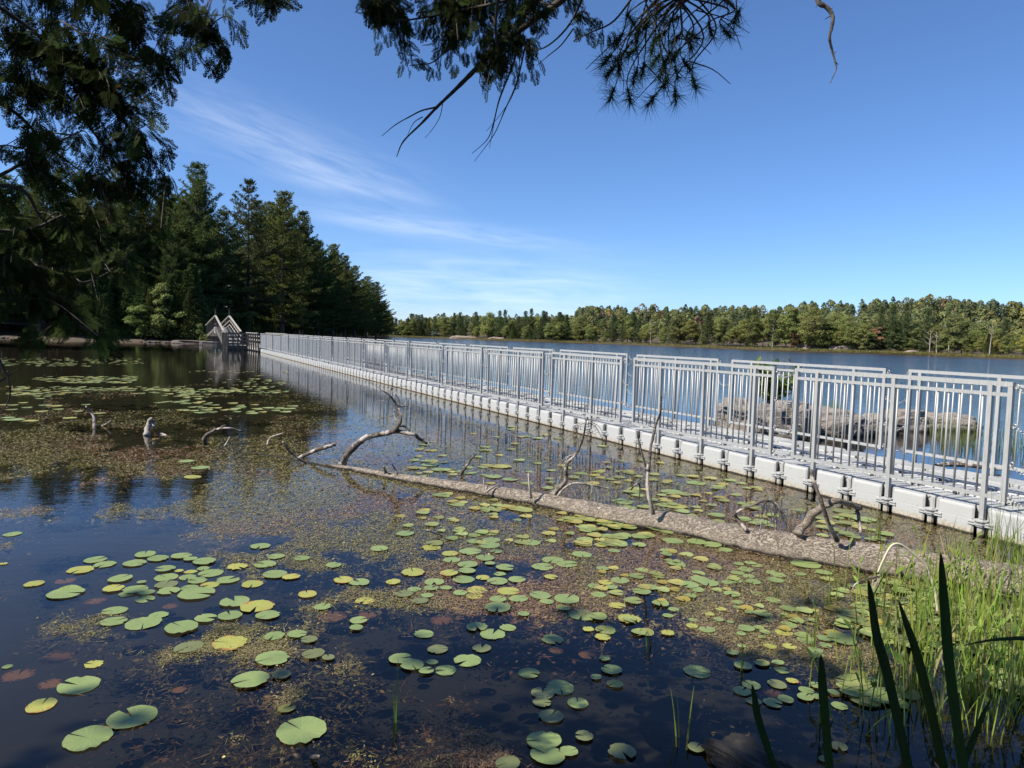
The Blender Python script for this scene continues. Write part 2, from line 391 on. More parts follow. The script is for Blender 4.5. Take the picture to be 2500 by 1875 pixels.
# water: fresnel reflection over a dim tinted body; wind ripples on the open lake, nearly calm lagoon
DA, DB = P(2160, 1250), P(635, 860)
t_d = (DB - DA)[:2]; t_d = t_d / np.linalg.norm(t_d); n_d = np.array([t_d[1], -t_d[0]])
def mk_water():
    t = NT('water_surface'); p = t.pos(); ps = t.n('ShaderNodeSeparateXYZ'); t.l(p, ps.inputs[0])
    dist = t.math('ADD', t.math('MULTIPLY', t.math('SUBTRACT', ps.outputs[0], float(DA[0])), float(n_d[0])), t.math('MULTIPLY', t.math('SUBTRACT', ps.outputs[1], float(DA[1])), float(n_d[1])))
    lake = t.math('MULTIPLY', t.math('SUBTRACT', dist, 2.5), 0.06, True)
    far = t.math('MULTIPLY', t.math('SUBTRACT', dist, 35.0), 0.012, True)
    amt = t.math('ADD', t.math('MULTIPLY', lake, 0.16), t.math('MULTIPLY', far, 0.5))
    calm = t.noise(t.pos((0.6, 0.9, 1)), 1.3, 3, 0.5)
    rip = t.noise(t.pos((1.2, 2.2, 1)), 1.6, 5, 0.62, 0.4)
    rip2 = t.noise(t.pos((3, 7, 1)), 1.6, 3, 0.6)
    h = t.math('ADD', t.math('MULTIPLY', rip, 1.0), t.math('MULTIPLY', rip2, 0.30))
    gust = t.math('ADD', t.math('MULTIPLY', t.noise(t.pos((0.012, 0.06, 1)), 1.0, 3), 0.9), 0.35)
    b1 = t.bump(calm, 0.035, 0.10)
    b2 = t.bump(rip2, 0.025, 0.05, b1)
    b3n = t.n('ShaderNodeBump'); b3n.inputs['Distance'].default_value = 0.35; t.l(h, b3n.inputs['Height']); t.l(b2, b3n.inputs['Normal'])
    t.l(t.math('MULTIPLY', t.math('MULTIPLY', amt, gust), 0.5), b3n.inputs['Strength'])
    nrm = b3n.outputs[0]
    fr = t.n('ShaderNodeFresnel'); fr.inputs['IOR'].default_value = 1.333; t.l(nrm, fr.inputs['Normal'])
    gl = t.n('ShaderNodeBsdfGlossy'); t.l(nrm, gl.inputs['Normal']); gl.inputs['Color'].default_value = (1, 1, 1, 1)
    t.l(t.math('ADD', t.math('MULTIPLY', far, 0.10), 0.015), gl.inputs['Roughness'])
    tr = t.n('ShaderNodeBsdfTransparent'); tr.inputs[0].default_value = (0.74, 0.70, 0.58, 1)
    m = t.n('ShaderNodeMixShader'); t.l(fr.outputs[0], m.inputs[0]); t.l(tr.outputs[0], m.inputs[1]); t.l(gl.outputs[0], m.inputs[2])
    return t.done(m.outputs[0])
m_water = mk_water()
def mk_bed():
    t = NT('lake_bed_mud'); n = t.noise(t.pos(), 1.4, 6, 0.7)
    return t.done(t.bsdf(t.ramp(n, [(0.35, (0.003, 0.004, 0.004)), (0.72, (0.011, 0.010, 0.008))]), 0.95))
m_bed = mk_bed()

# ---------------------------------------------------------------- setting: water, bed, banks, shores
def sheet(name, mat, z, S=4000):
    mb = MB(); mb.add([[-S, -S, z], [S, -S, z], [S, S, z], [-S, S, z]], np.array([[0, 1, 2, 3]]))
    return tag(mb.build(name, mat), kind='structure')
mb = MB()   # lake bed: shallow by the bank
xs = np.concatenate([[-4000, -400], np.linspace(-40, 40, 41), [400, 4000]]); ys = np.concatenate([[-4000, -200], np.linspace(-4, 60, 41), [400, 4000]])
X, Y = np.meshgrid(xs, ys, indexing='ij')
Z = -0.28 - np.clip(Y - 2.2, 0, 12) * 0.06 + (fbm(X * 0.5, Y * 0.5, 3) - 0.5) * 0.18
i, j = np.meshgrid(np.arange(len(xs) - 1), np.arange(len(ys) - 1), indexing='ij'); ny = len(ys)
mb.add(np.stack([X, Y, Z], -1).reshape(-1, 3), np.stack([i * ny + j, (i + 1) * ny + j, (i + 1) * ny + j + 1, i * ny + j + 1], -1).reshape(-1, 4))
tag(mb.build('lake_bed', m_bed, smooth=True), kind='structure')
sheet('water', m_water, 0.0)

def grid_obj(name, X, Y, Z, mat):
    a, b = X.shape; i, j = np.meshgrid(np.arange(a - 1), np.arange(b - 1), indexing='ij')
    mb = MB(); mb.add(np.stack([X, Y, Z], -1).reshape(-1, 3), np.stack([i * b + j, (i + 1) * b + j, (i + 1) * b + j + 1, i * b + j + 1], -1).reshape(-1, 4))
    return tag(mb.build(name, mat, smooth=True), kind='structure')
X, Y = np.meshgrid(np.linspace(-40, 40, 81), np.linspace(-40, 3.0, 44), indexing='ij')
edge = 2.2 + (fbm(X * 0.5, X * 0 + 3, 5) - 0.5) * 0.8 + np.clip(np.abs(X) - 5, 0, 40) * 0.02
Z = np.where(Y < edge, 0.0, -0.5) + np.clip((edge - Y) * 0.35, -0.6, 0.32) + (fbm(X, Y, 9) - 0.5) * 0.1 + np.clip(-Y - 2, 0, 40) * 0.05
grid_obj('bank', X, Y, np.clip(Z, -0.8, 5), m_soil)

SHORE_PX = [(840, 828, 480), (900, 0, 440), (954, 0, 413), (1052, 0, 402), (1189, 0, 352), (1298, 0, 322), (1460, 0, 310), (1700, 0, 258), (1953, 0, 221), (2152, 0, 212), (2279, 0, 200), (2500, 0, 174), (2900, 0, 150), (3600, 0, 130)]
SH = np.array([[(x - CX) / FPX * d, d] for x, _, d in SHORE_PX])
sh = smooth_line(np.c_[SH, np.zeros(len(SH))], 8)[:, :2]
sh_t = np.gradient(sh, axis=0); sh_t /= np.linalg.norm(sh_t, axis=1)[:, None]; sh_n = np.c_[-sh_t[:, 1], sh_t[:, 0]]    # inland normal
if sh_n[20][1] < 0: sh_n = -sh_n
def hill(px, d):
    """height of the far ground, at picture column px, d metres inland"""
    top = np.interp(px, [840, 960, 1100, 1300, 1450, 1600, 1850, 2100, 2500, 3600], [2, 5, 8, 11, 14, 15, 12, 5, 1, 1])
    s = np.clip((d - 12) / np.interp(px, [1700, 2100, 2400], [150, 230, 330]), 0, 1)
    return 0.25 + np.clip(d, 0, 12) * 0.06 + top * s * s * (3 - 2 * s)
def shore_at(u, d):
    """u 0..1 along the far shore, d metres inland -> x, y, z"""
    k = u * (len(sh) - 1); i = np.minimum(np.floor(k).astype(int), len(sh) - 2); f = k - i
    p = sh[i] * (1 - f)[:, None] + sh[i + 1] * f[:, None]; n = sh_n[i]
    px0 = CX + FPX * p[:, 0] / p[:, 1]
    q = p + n * d[:, None]
    return q[:, 0], q[:, 1], hill(px0, d), px0
U, Dd = np.meshgrid(np.linspace(0, 1, 120), np.array([-1.5, 0, 2, 6, 12, 25, 45, 70, 100, 130, 165, 300, 600]), indexing='ij')
x_, y_, z_, _ = shore_at(U.ravel(), Dd.ravel()); z_ = np.where(Dd.ravel() < 0, -0.6, z_)
z_ = z_ + (fbm(x_ * 0.06, y_ * 0.06, 2) - 0.5) * np.clip(Dd.ravel(), 0, 40) * 0.06
grid_obj('far_shore', x_.reshape(U.shape), y_.reshape(U.shape), z_.reshape(U.shape), m_soil)

# wooded point on the left
LS_PX = [(-1500, 70), (-700, 74), (0, 82), (113, 79), (298, 82), (452, 84), (500, 84), (545, 92), (640, 112), (720, 138), (800, 178), (880, 250), (925, 330), (948, 400)]
LS = np.array([[(x - CX) / FPX * d, d] for x, d in LS_PX])
ls = smooth_line(np.c_[LS, np.zeros(len(LS))], 6)[:, :2]
ls_t = np.gradient(ls, axis=0); ls_t /= np.linalg.norm(ls_t, axis=1)[:, None]; ls_n = np.c_[-ls_t[:, 1], ls_t[:, 0]]
def left_at(u, d):
    k = u * (len(ls) - 1); i = np.minimum(np.floor(k).astype(int), len(ls) - 2); f = k - i
    p = ls[i] * (1 - f)[:, None] + ls[i + 1] * f[:, None]; q = p + ls_n[i] * d[:, None]
    tip = ls[len(ls) * 6 // 13:]       # keep inland of the shore that runs away from the camera
    lim = np.interp(q[:, 1], tip[:, 1], tip[:, 0]) - np.clip(d, 0, 400) * 0.35
    return np.where(q[:, 1] > tip[0, 1], np.minimum(q[:, 0], lim), q[:, 0]), q[:, 1], 0.15 + np.clip(d, 0, 60) * 0.07
U, Dd = np.meshgrid(np.linspace(0, 1, 90), np.array([-1.5, 0, 0.8, 2, 5, 12, 25, 60, 140]), indexing='ij')
x_, y_, z_ = left_at(U.ravel(), Dd.ravel()); z_ = np.where(Dd.ravel() < 0, -0.6, z_) + (fbm(x_ * 0.3, y_ * 0.3, 4) - 0.5) * np.clip(Dd.ravel(), 0, 6) * 0.12
grid_obj('wooded_point', x_.reshape(U.shape), y_.reshape(U.shape), z_.reshape(U.shape), m_soil)

# ---------------------------------------------------------------- floating dock
dock_root = empty('floating_dock', (DA[0], DA[1], 0.0), math.atan2(t_d[1], t_d[0]))
tag(dock_root, 'long floating dock of light grey plastic cubes running out to the wooded point', 'dock')
# local frame of the dock: +x along the dock away from camera, -y away from the lagoon (towards the lake)
def dock_pt(s, off, z=0.0):
    return np.array([DA[0] + t_d[0] * s + n_d[0] * off, DA[1] + t_d[1] * s + n_d[1] * off, z])
S_END = float((DB - DA)[:2] @ t_d)
def s_of_px(px, off, z):
    lo, hi = -5.0, 90.0
    for _ in range(50):
        m = (lo + hi) / 2
        if proj(dock_pt(m, off, z))[0] > px: lo = m
        else: hi = m
    return (lo + hi) / 2

def float_mesh():
    """half-metre float: octagonal plan with hollowed corners, rounded shoulders and a mid seam"""
    h = 0.243; c = 0.08
    plan = []
    for qx, qy in ((1, 1), (-1, 1), (-1, -1), (1, -1)):
        a = [(h, h - 0.078), (h - 0.014, h - 0.062), (h - 0.115, h - 0.115), (h - 0.062, h - 0.014), (h - 0.078, h)]
        a = [(x * qx, y * qy) for x, y in a]
        if qx * qy < 0: a = a[::-1]
        plan += a
    plan = np.array(plan); n = len(plan)
    rings = [(-0.12, 0.97), (-0.09, 1.0), (0.148, 1.0), (0.15, 0.994), (0.154, 0.994), (0.156, 1.0), (0.255, 1.0), (0.272, 0.985), (0.281, 0.95), (0.283, 0.90)]
    V = np.concatenate([np.c_[plan * k, np.full(n, z)] for z, k in rings]); F = []
    for r in range(len(rings) - 1):
        for j in range(n): F.append([r * n + j, r * n + (j + 1) % n, (r + 1) * n + (j + 1) % n, (r + 1) * n + j])
    mb = MB(); top = [(len(rings) - 1) * n + j for j in range(n)]
    mb.add(V, [np.array(F), np.array([top])])
    # raised anti-slip ribs
    for k in range(-4, 5):
        b = box(-0.19, 0.19, k * 0.045 - 0.006, k * 0.045 + 0.006, 0.2835, 0.2855); mb.add(b[0], b[1])
    return mb.mesh('dock_float', m_float)
fm = float_mesh()
def connector_mesh():
    mb = MB()
    for z, r in ((0.095, 0.05), (0.112, 0.06), (0.128, 0.052), (0.145, 0.066)):
        V, F = tube([[0, 0, z], [0, 0, z + 0.012]], [r, r], 10); mb.add(V, F)
    V, F = tube([[0, 0, -0.05], [0, 0, 0.165]], [0.03, 0.034], 8); mb.add(V, F)
    for a in (0.25, -0.25):
        V, F = bar([-0.12, -0.0, 0.118 + a * 0.05], [0.12, 0.0, 0.118 + a * 0.05], 0.05, 0.014); mb.add(V, F)
    return mb.mesh('connector_lug', m_float)
cm = connector_mesh()
rest = MB(); NCOL = int((S_END + 3.6) / 0.5)
k0 = -7
fV = np.empty(len(fm.vertices) * 3); fm.vertices.foreach_get('co', fV); fV = fV.reshape(-1, 3)
simple = box(-0.243, 0.243, -0.243, 0.243, -0.12, 0.283)
nfl = 0
for c_ in range(NCOL):
    for r_ in range(4):
        s_ = (k0 + c_) * 0.5 + 0.25; off = 0.25 + 0.5 * r_
        wob = math.sin(s_ * 1.7 + r_) * 0.006
        if r_ == 0 or c_ < 62:
            if nfl < 300:
                link('dock_float', fm, dock_root, (s_, -off, wob), (wob * 0.5, wob * 0.4, math.pi / 2 * ((c_ + r_) % 2))); nfl += 1; continue
        rest.add(simple[0] + [s_, -off, wob], simple[1])
o = rest.build('distant_dock_floats', m_float, dock_root); tag(o, kind='stuff')
for c_ in range(min(NCOL, 70)):
    link('connector_lug', cm, dock_root, ((k0 + c_) * 0.5, -0.02, 0))

# fence panels
Z_T, Z_M, Z_B, Z_F = 1.495, 1.392, 0.405, 0.17
bal_me = {}
def unit_tube(name, r, h, n=8):
    mb = MB(); V, F = tube([[0, 0, 0], [0, 0, h]], [r, r], n); mb.add(V, F); return mb.mesh(name, m_alu, True)
baluster_me = unit_tube('baluster', 0.0102, Z_M - Z_B, 7)
def boxmesh(name, w, d, h, mat):
    mb = MB(); V, F = box(-w / 2, w / 2, -d / 2, d / 2, 0, h); mb.add(V, F); return mb.mesh(name, mat)
post_long = boxmesh('post', 0.043, 0.043, Z_T - Z_F - 0.02, m_alu)
post_end = boxmesh('post', 0.043, 0.043, Z_T - Z_B + 0.01, m_alu)
def ring_mesh():
    mb = MB(); a = np.linspace(0, 2 * math.pi, 11)
    V, F = tube(np.c_[np.cos(a) * 0.022, np.zeros(11), np.sin(a) * 0.022], 0.006, 6, False); mb.add(V, F); return mb.mesh('eye_ring', m_chain, True)
ring_me = ring_mesh()
def chain_mesh(gap, sag, n):
    mb = MB(); a = np.linspace(0, 2 * math.pi, 9)[:-1]
    for k in range(n):
        f = (k + 0.5) / n; x = gap * (f); z = -sag * 4 * f * (1 - f); sl = -sag * 4 * (1 - 2 * f) / gap
        L = math.hypot(gap / n, sl * gap / n) * 0.62
        ring = np.c_[np.cos(a) * L, np.sin(a) * 0.011, np.zeros(8)]
        if k % 2: ring = ring[:, [0, 2, 1]]
        th = math.atan(sl); R = np.array([[math.cos(th), 0, -math.sin(th)], [0, 1, 0], [math.sin(th), 0, math.cos(th)]])
        ring = ring @ R.T + [x, 0, z]
        V, F = tube(np.vstack([ring, ring[:1]]), 0.0042, 5, False); mb.add(V, F)
    return mb.mesh('chain', m_chain, True)
chain_a = chain_mesh(0.30, 0.055, 11); chain_b = chain_mesh(0.30, 0.075, 11)

def fence_panel(s0, s1, off, label, group, detail, feet, chain):
    root = empty('railing_panel', dock_pt(s0, off, 0.0), math.atan2(t_d[1], t_d[0]))
    root.rotation_euler = (rnd.uniform(-0.008, 0.008), rnd.uniform(-0.003, 0.003), math.atan2(t_d[1], t_d[0]) + rnd.uniform(-0.003, 0.003))
    tag(root, label, 'railing', group)
    L = s1 - s0
    for nm, z, h, w in (('top_rail', Z_T, 0.040, 0.047), ('mid_rail', Z_M, 0.034, 0.038), ('bottom_rail', Z_B, 0.036, 0.042)):
        mb = MB(); V, F = bar([0.0 if nm == 'top_rail' else 0.021, 0, z], [L if nm == 'top_rail' else L - 0.021, 0, z], w, h); mb.add(V, F); mb.build(nm, m_alu, root)
    posts = [0.023, L - 0.023]
    for x in posts: link('post', post_end, root, (x, 0.0, Z_B - 0.032))
    fs = []
    for f in feet:
        x = f - s0
        if 0.06 < x < L - 0.06:
            link('post', post_long, root, (x, 0.001, Z_F)); fs.append(x)
    nb = int(round(L / 0.111)); xs_ = [(k + 0.5) * L / nb for k in range(nb)]
    xs_ = [x for x in xs_ if min(abs(x - q) for q in posts + fs) > 0.045]
    if detail:
        for x in xs_: link('baluster', baluster_me, root, (x, 0, Z_B))
    else:
        mb = MB()
        for x in xs_:
            V, F = tube([[x, 0, Z_B], [x, 0, Z_M]], [0.0115, 0.0115], 5, False); mb.add(V, F)
        tag(mb.build('balusters', m_alu, root, True), kind='stuff')
    if chain:
        for q, z in enumerate((Z_T - 0.03, Z_T - 0.40, Z_T - 0.76, Z_B + 0.02)):
            ch = link('chain', chain_a if q % 2 else chain_b, root, (L + 0.02, 0, z))
            if detail:
                link('eye_ring', ring_me, ch, (-0.002, 0, 0)); link('eye_ring', ring_me, ch, (0.29, 0, 0))
    return root
feet = [float(k) for k in range(-4, int(S_END) + 2)]
near_g = [s_of_px(x, 0.03, 0.9) for x in (2514, 1914, 1532, 1336, 1184, 1086, 1000, 943, 889, 849.5, 811.6, 782, 752.7, 730, 704.4, 686, 666.5)]
near_g = [near_g[0] - 3.0] + near_g + [S_END + 0.1]
far_g = [s_of_px(x, 2.0, 1.2) for x in (2192, 1773, 1546, 1362, 1250, 1146, 1072, 1005, 965, 919, 885, 847, 814, 768, 722, 692)]
far_g = [far_g[0] - 6.0, far_g[0] - 3.0] + far_g
def tidy(g):
    out = [g[0]]
    for x in g[1:]:
        if x - out[-1] > 2.2: out.append(x)
    while out[-1] < S_END - 2.4: out.append(out[-1] + 3.0)
    res = [out[0]]
    for x in out[1:]:
        k = max(1, int(round((x - res[-1]) / 3.2))); b = res[-1]
        for q in range(1, k + 1): res.append(b + (x - b) * q / k)
    return res
near_g = tidy(near_g); far_g = tidy(far_g)
for k in range(len(near_g) - 1):
    fence_panel(near_g[k] + 0.165, near_g[k + 1] - 0.165, 0.03,
                'aluminium railing panel on the lagoon side of the dock, %s from the right' % ordinal(k + 1), 'railing panels on the lagoon side', k < 9, feet, k < 12)
for k in range(len(far_g) - 1):
    fence_panel(far_g[k] + 0.165, far_g[k + 1] - 0.165, 1.97,
                'aluminium railing panel on the lake side of the dock, %s from the right' % ordinal(k + 1), 'railing panels on the lake side', k < 8, feet, k < 11)

# ---------------------------------------------------------------- wooden landing and hump bridge
WL = []
w0 = dock_pt(S_END + 0.25, 0.1); wdir = np.array([-0.55, 1.0]); wdir /= np.linalg.norm(wdir); wn_ = np.array([wdir[1], -wdir[0]])
def wp(s, o, z): return np.array([w0[0] + wdir[0] * s + wn_[0] * o, w0[1] + wdir[1] * s + wn_[1] * o, z])
def part(name, segs, mat, parent):
    mb = MB()
    for a, b, w, h in segs:
        V, F = bar(a, b, w, h, (0, 0, 1) if abs((np.asarray(b) - np.asarray(a))[2]) < 0.95 * np.linalg.norm(np.asarray(b) - np.asarray(a)) else (wdir[0], wdir[1], 0)); mb.add(V, F)
    return mb.build(name, mat, parent)
land = empty('wooden_landing', wp(4, 1, 0)); land.location = (0, 0, 0)
tag(land, 'weathered grey wooden landing between the floating dock and the hump bridge', 'landing')
LEN = 9.3
for k in range(31):    # deck planks
    s = 0.15 + k * 0.3
    part('plank', [(wp(s, -0.1 if s < 6.2 else -1.7, 0.36), wp(s, 2.0, 0.36), 0.28, 0.05)], m_wood, land)
for o_ in (-0.12, 2.0):
    part('skirt_board', [(wp(0, o_, 0.22), wp(6.2 if o_ < 0 else LEN, o_, 0.22), 0.05, 0.22)], m_wood, land)
part('skirt_board', [(wp(6.2, -1.75, 0.2), wp(6.2, -0.12, 0.2), 0.05, 0.34)], m_wood2, land)
part('skirt_board', [(wp(6.2, -1.75, 0.2), wp(LEN, -1.75, 0.2), 0.05, 0.34)], m_wood2, land)
for o_, s0, s1, n_ in ((-0.16, 0.1, 6.1, 6), (2.04, 0.1, LEN, 8), (-1.79, 6.2, LEN, 4)):
    for k in range(n_):
        s = s0 + (s1 - s0) * k / (n_ - 1)
        part('post', [(wp(s, o_, -0.3), wp(s + 0.02, o_ - 0.1, 1.5), 0.11, 0.11)], m_wood2, land)
    for z in (0.62, 0.95, 1.28):
        part('rail', [(wp(s0, o_ + 0.07, z), wp(s1, o_ + 0.07, z), 0.04, 0.14)], m_wood, land)
    part('top_rail', [(wp(s0 - 0.1, o_ - 0.06, 1.52), wp(s1 + 0.1, o_ - 0.06, 1.52), 0.15, 0.05)], m_wood, land)
for k in range(5):
    o_ = -1.75 + 1.6 * k / 4
    part('post', [(wp(6.15, o_, 0.0), wp(6.15, o_, 1.5), 0.1, 0.1)], m_wood2, land)
for z in (0.5, 0.78, 1.1, 1.42):
    part('rail', [(wp(6.1, -1.75, z), wp(6.1, -0.15, z), 0.04, 0.15)], m_wood2, land)

hump = empty('hump_bridge', (0, 0, 0)); tag(hump, 'weathered wooden hump bridge with slatted railings leading up to the wooded point', 'bridge')
HL = [D(546, 815, 66), D(526, 780, 72), D(503, 795, 79)]; HR = [D(588, 815, 66), D(560, 780, 72), D(536, 795, 79)]
for q, (zl) in enumerate((0.42, 1.95, 0.95)):
    HL[q][2] = zl; HR[q][2] = zl
def hseg(side, f):
    Lq = HL if side < 0 else HR
    return Lq[0] + (Lq[1] - Lq[0]) * (f * 2) if f < 0.5 else Lq[1] + (Lq[2] - Lq[1]) * (f * 2 - 1)
for k in range(44):
    f = (k + 0.5) / 44
    part('plank', [(hseg(-1, f), hseg(1, f), 0.26, 0.05)], m_wood, hump)
for side in (-1, 1):
    for a, b in ((0, 0.5), (0.5, 1.0)):
        A_, B_ = hseg(side, a), hseg(side, b)
        part('stringer', [(A_ - [0, 0, 0.15], B_ - [0, 0, 0.15], 0.08, 0.26)], m_wood2 if side < 0 else m_wood, hump)
        part('top_rail', [(A_ + [0, 0, 1.17], B_ + [0, 0, 1.17], 0.17, 0.06)], m_wood, hump)
        if side > 0:
            part('rail', [(A_ + [0.04, 0, 0.72], B_ + [0.04, 0, 0.72], 0.05, 0.10)], m_wood, hump)
            part('rail', [(A_ + [0.04, 0, 0.28], B_ + [0.04, 0, 0.28], 0.05, 0.10)], m_wood, hump)
    for k in range(15):
        f = k / 14; p = hseg(side, f); zb = min(-0.1, p[2] - 0.3) if side < 0 else p[2] - 0.25
        part('slat', [(np.array([p[0] - 0.06 * side, p[1], zb]), p + [-0.06 * side, 0, 1.15], 0.065 if side < 0 else 0.035, 0.05)], m_wood2, hump)
    p = hseg(side, 0.5); part('finial', [(p + [0, 0, 1.0], p + [0, 0, 1.75], 0.09, 0.09)], m_wood2, hump)
    part('finial', [(p + [0, 0, 1.75], p + [0, 0, 1.80], 0.15, 0.15)], m_wood2, hump)
# notice on the bridge railing
nb_ = hseg(-1, 0.55); nroot = empty('notice_board', (nb_[0] + 0.3, nb_[1] - 0.35, 1.35)); tag(nroot, 'small white and blue notice board on the hump bridge railing', 'sign')
V, F = box(-0.17, 0.17, -0.02, 0.02, 0, 0.62); mb = MB(); mb.add(V, F); mb.build('panel', m_white, nroot)
V, F = box(-0.11, 0.11, -0.026, -0.021, 0.1, 0.5); mb = MB(); mb.add(V, F); mb.build('print', m_blue, nroot)
# low wooden float beside the bridge
fl = empty('wooden_float', D(518, 842, 75)); fl.location.z = 0; tag(fl, 'low wooden float moored left of the hump bridge', 'float')
V, F = box(-0.75, 0.75, -0.6, 0.6, -0.1, 0.34); mb = MB(); mb.add(V, F); mb.build('hull', m_wood2, fl)
for k in range(9):
    V, F = box(-0.8, 0.8, -0.65 + k * 0.145, -0.65 + k * 0.145 + 0.13, 0.345, 0.385); mb = MB(); mb.add(V, F); mb.build('plank', m_wood, fl)
V, F = box(-1.15, -0.85, -0.5, 0.3, -0.1, 0.42); mb = MB(); mb.add(V, F); mb.build('end_block', m_rock2, fl)

# ---------------------------------------------------------------- tree templates
def add_tris(mb, base, dirs, L, W, col):
    """needle-like triangles: base (N,3), dirs (N,3) unit, L, W arrays"""
    n = len(base); ref = rng.normal(size=(n, 3)); side = np.cross(dirs, ref); side /= np.linalg.norm(side, axis=1)[:, None] + 1e-9
    a = base - side * W[:, None] / 2 + dirs * L[:, None] * 0.25; b = base + side * W[:, None] / 2 + dirs * L[:, None] * 0.25; c = base + dirs * L[:, None]
    V = np.stack([a, b, c], 1).reshape(-1, 3); F = np.arange(n * 3).reshape(-1, 3)
    mb.add(V, F, np.repeat(col, 3, axis=0))
def add_quads(mb, cen, nrm, size, col, asp=0.65):
    n = len(cen); ref = rng.normal(size=(n, 3)); u = np.cross(nrm, ref); u /= np.linalg.norm(u, axis=1)[:, None] + 1e-9; v = np.cross(nrm, u); v /= np.linalg.norm(v, axis=1)[:, None] + 1e-9
    s = size[:, None]
    V = np.stack([cen - u * s * 0.5, cen + v * s * asp * 0.5, cen + u * s * 0.5, cen - v * s * asp * 0.5], 1).reshape(-1, 3)
    mb.add(V, np.arange(n * 4).reshape(-1, 4), np.repeat(col, 4, axis=0))
def jitter(col, n, v=0.25, h=0.1):
    c = np.asarray(col)[None, :] * (1 + rng.uniform(-v, v, (n, 1))) * (1 + rng.uniform(-h, h, (n, 3))); return np.clip(c, 0.003, 1)

def pine(H, base, R, whorls, col, tl=0.42, dens=1.0, droop=0.0, spread=1.0):
    tb = MB(); cb = MB()
    lean = rng.normal(size=2) * 0.012 * H
    tp = np.array([[lean[0] * f * f, lean[1] * f * f, H * f] for f in np.linspace(0, 1, 9)])
    V, F = tube(np.vstack([[0, 0, -0.6], tp]), np.r_[0.017 * H, 0.015 * H * (1 - np.linspace(0, 1, 9) * 0.95)], 8); tb.add(V, F)
    B = []; Dn = []; Cc = []
    for w in range(whorls):
        r = w / (whorls - 1); h = H * (base + (0.985 - base) * r)
        k = rng.integers(4, 7); a0 = rng.uniform(0, 6.28); sc = rng.uniform(0.6, 1.12)
        for q in range(k):
            az_ = a0 + q * 6.283 / k + rng.normal() * 0.25
            L = R * (min(1.0, (1 - r) * 1.35) ** 0.75 * (0.7 + 0.3 * min(1, r * 4 + 0.3)) + 0.13) * sc * rng.uniform(0.5, 1.15)
            el_ = (-0.06 - droop) + 0.85 * r ** 1.3 + rng.normal() * 0.12
            d = np.array([math.cos(az_) * math.cos(el_), math.sin(az_) * math.cos(el_), math.sin(el_)])
            o = np.array([np.interp(h, tp[:, 2], tp[:, 0]), np.interp(h, tp[:, 2], tp[:, 1]), h])
            ss = np.linspace(0, 1, 5); pts = o + d * (ss * L)[:, None] + np.c_[np.zeros((5, 2)), 0.20 * L * ss ** 2.2]
            V, F = tube(pts, 0.0045 * H * (1 - r * 0.6) * (1 - ss * 0.85) * min(1, L / 1.5), 4, False); tb.add(V, F)
            side = np.array([-d[1], d[0], 0]); side /= np.linalg.norm(side) + 1e-9
            nsub = max(3, int(L * 3.2 * dens))
            for u_ in np.linspace(0.22, 1.0, nsub):
                pb = o + d * L * u_ + [0, 0, 0.20 * L * u_ ** 2.2]
                for sg in (-1, 1):
                    sl = (0.30 + 0.42 * L * (1 - u_) * 0.8) * rng.uniform(0.5, 1.2) * spread
                    dd = d * 0.6 + side * sg * 0.8 + np.array([0, 0, 0.12]); dd /= np.linalg.norm(dd)
                    m = max(2, int(sl / 0.20 * dens))
                    f = (np.arange(m) + rng.uniform(0, 1, m)) / m
                    B.append(pb + dd * (sl * f)[:, None] + rng.normal(size=(m, 3)) * 0.05)
                    Dn.append(np.tile(dd * 0.8 + np.array([0, 0, 0.45]), (m, 1)))
                    Cc.append(np.full(m, 0.8 + 0.4 * rng.random()))
    B = np.concatenate(B); Dn = np.concatenate(Dn); Cc = np.concatenate(Cc); n = len(B)
    K = 6
    b = np.repeat(B, K, 0); d = np.repeat(Dn, K, 0) + rng.normal(size=(n * K, 3)) * 0.75; d /= np.linalg.norm(d, axis=1)[:, None]
    c = np.repeat(jitter(col, n, 0.25, 0.08) * Cc[:, None], K, 0)
    add_tris(cb, b, d, rng.uniform(0.6, 1.1, n * K) * tl, np.full(n * K, tl * 0.24), c)
    return tb.mesh('trunk', m_bark, True), cb.mesh('crown', m_needle)

def cone_tree(H, R, n, col, leaf=0.3, base=0.05):
    """dense cedar-like cone down to the ground"""
    tb = MB(); cb = MB(); V, F = tube([[0, 0, -0.5], [0, 0, H * 0.5], [0, 0, H]], [0.02 * H, 0.012 * H, 0.02], 7); tb.add(V, F)
    r = rng.uniform(0, 1, n) ** 0.75; h = H * (base + (1 - base) * r); a = rng.uniform(0, 6.283, n)
    lob = 0.75 + 0.25 * np.sin(a * 3 + h * 2.3) * np.sin(h * 3.1 + a) + rng.uniform(-0.2, 0.12, n)
    rr = R * (1 - r) ** 0.8 * lob + 0.12
    rr *= np.where(rng.random(n) < 0.25, rng.uniform(0.3, 1, n), 1)
    B = np.c_[np.cos(a) * rr, np.sin(a) * rr, h]
    d = np.c_[np.cos(a), np.sin(a), np.full(n, -0.1)] + rng.normal(size=(n, 3)) * 0.5; d /= np.linalg.norm(d, axis=1)[:, None]
    add_tris(cb, B, d, rng.uniform(0.6, 1.3, n) * leaf, np.full(n, leaf * 0.5), jitter(col, n, 0.3, 0.1))
    return tb.mesh('trunk', m_bark, True), cb.mesh('crown', m_needle)

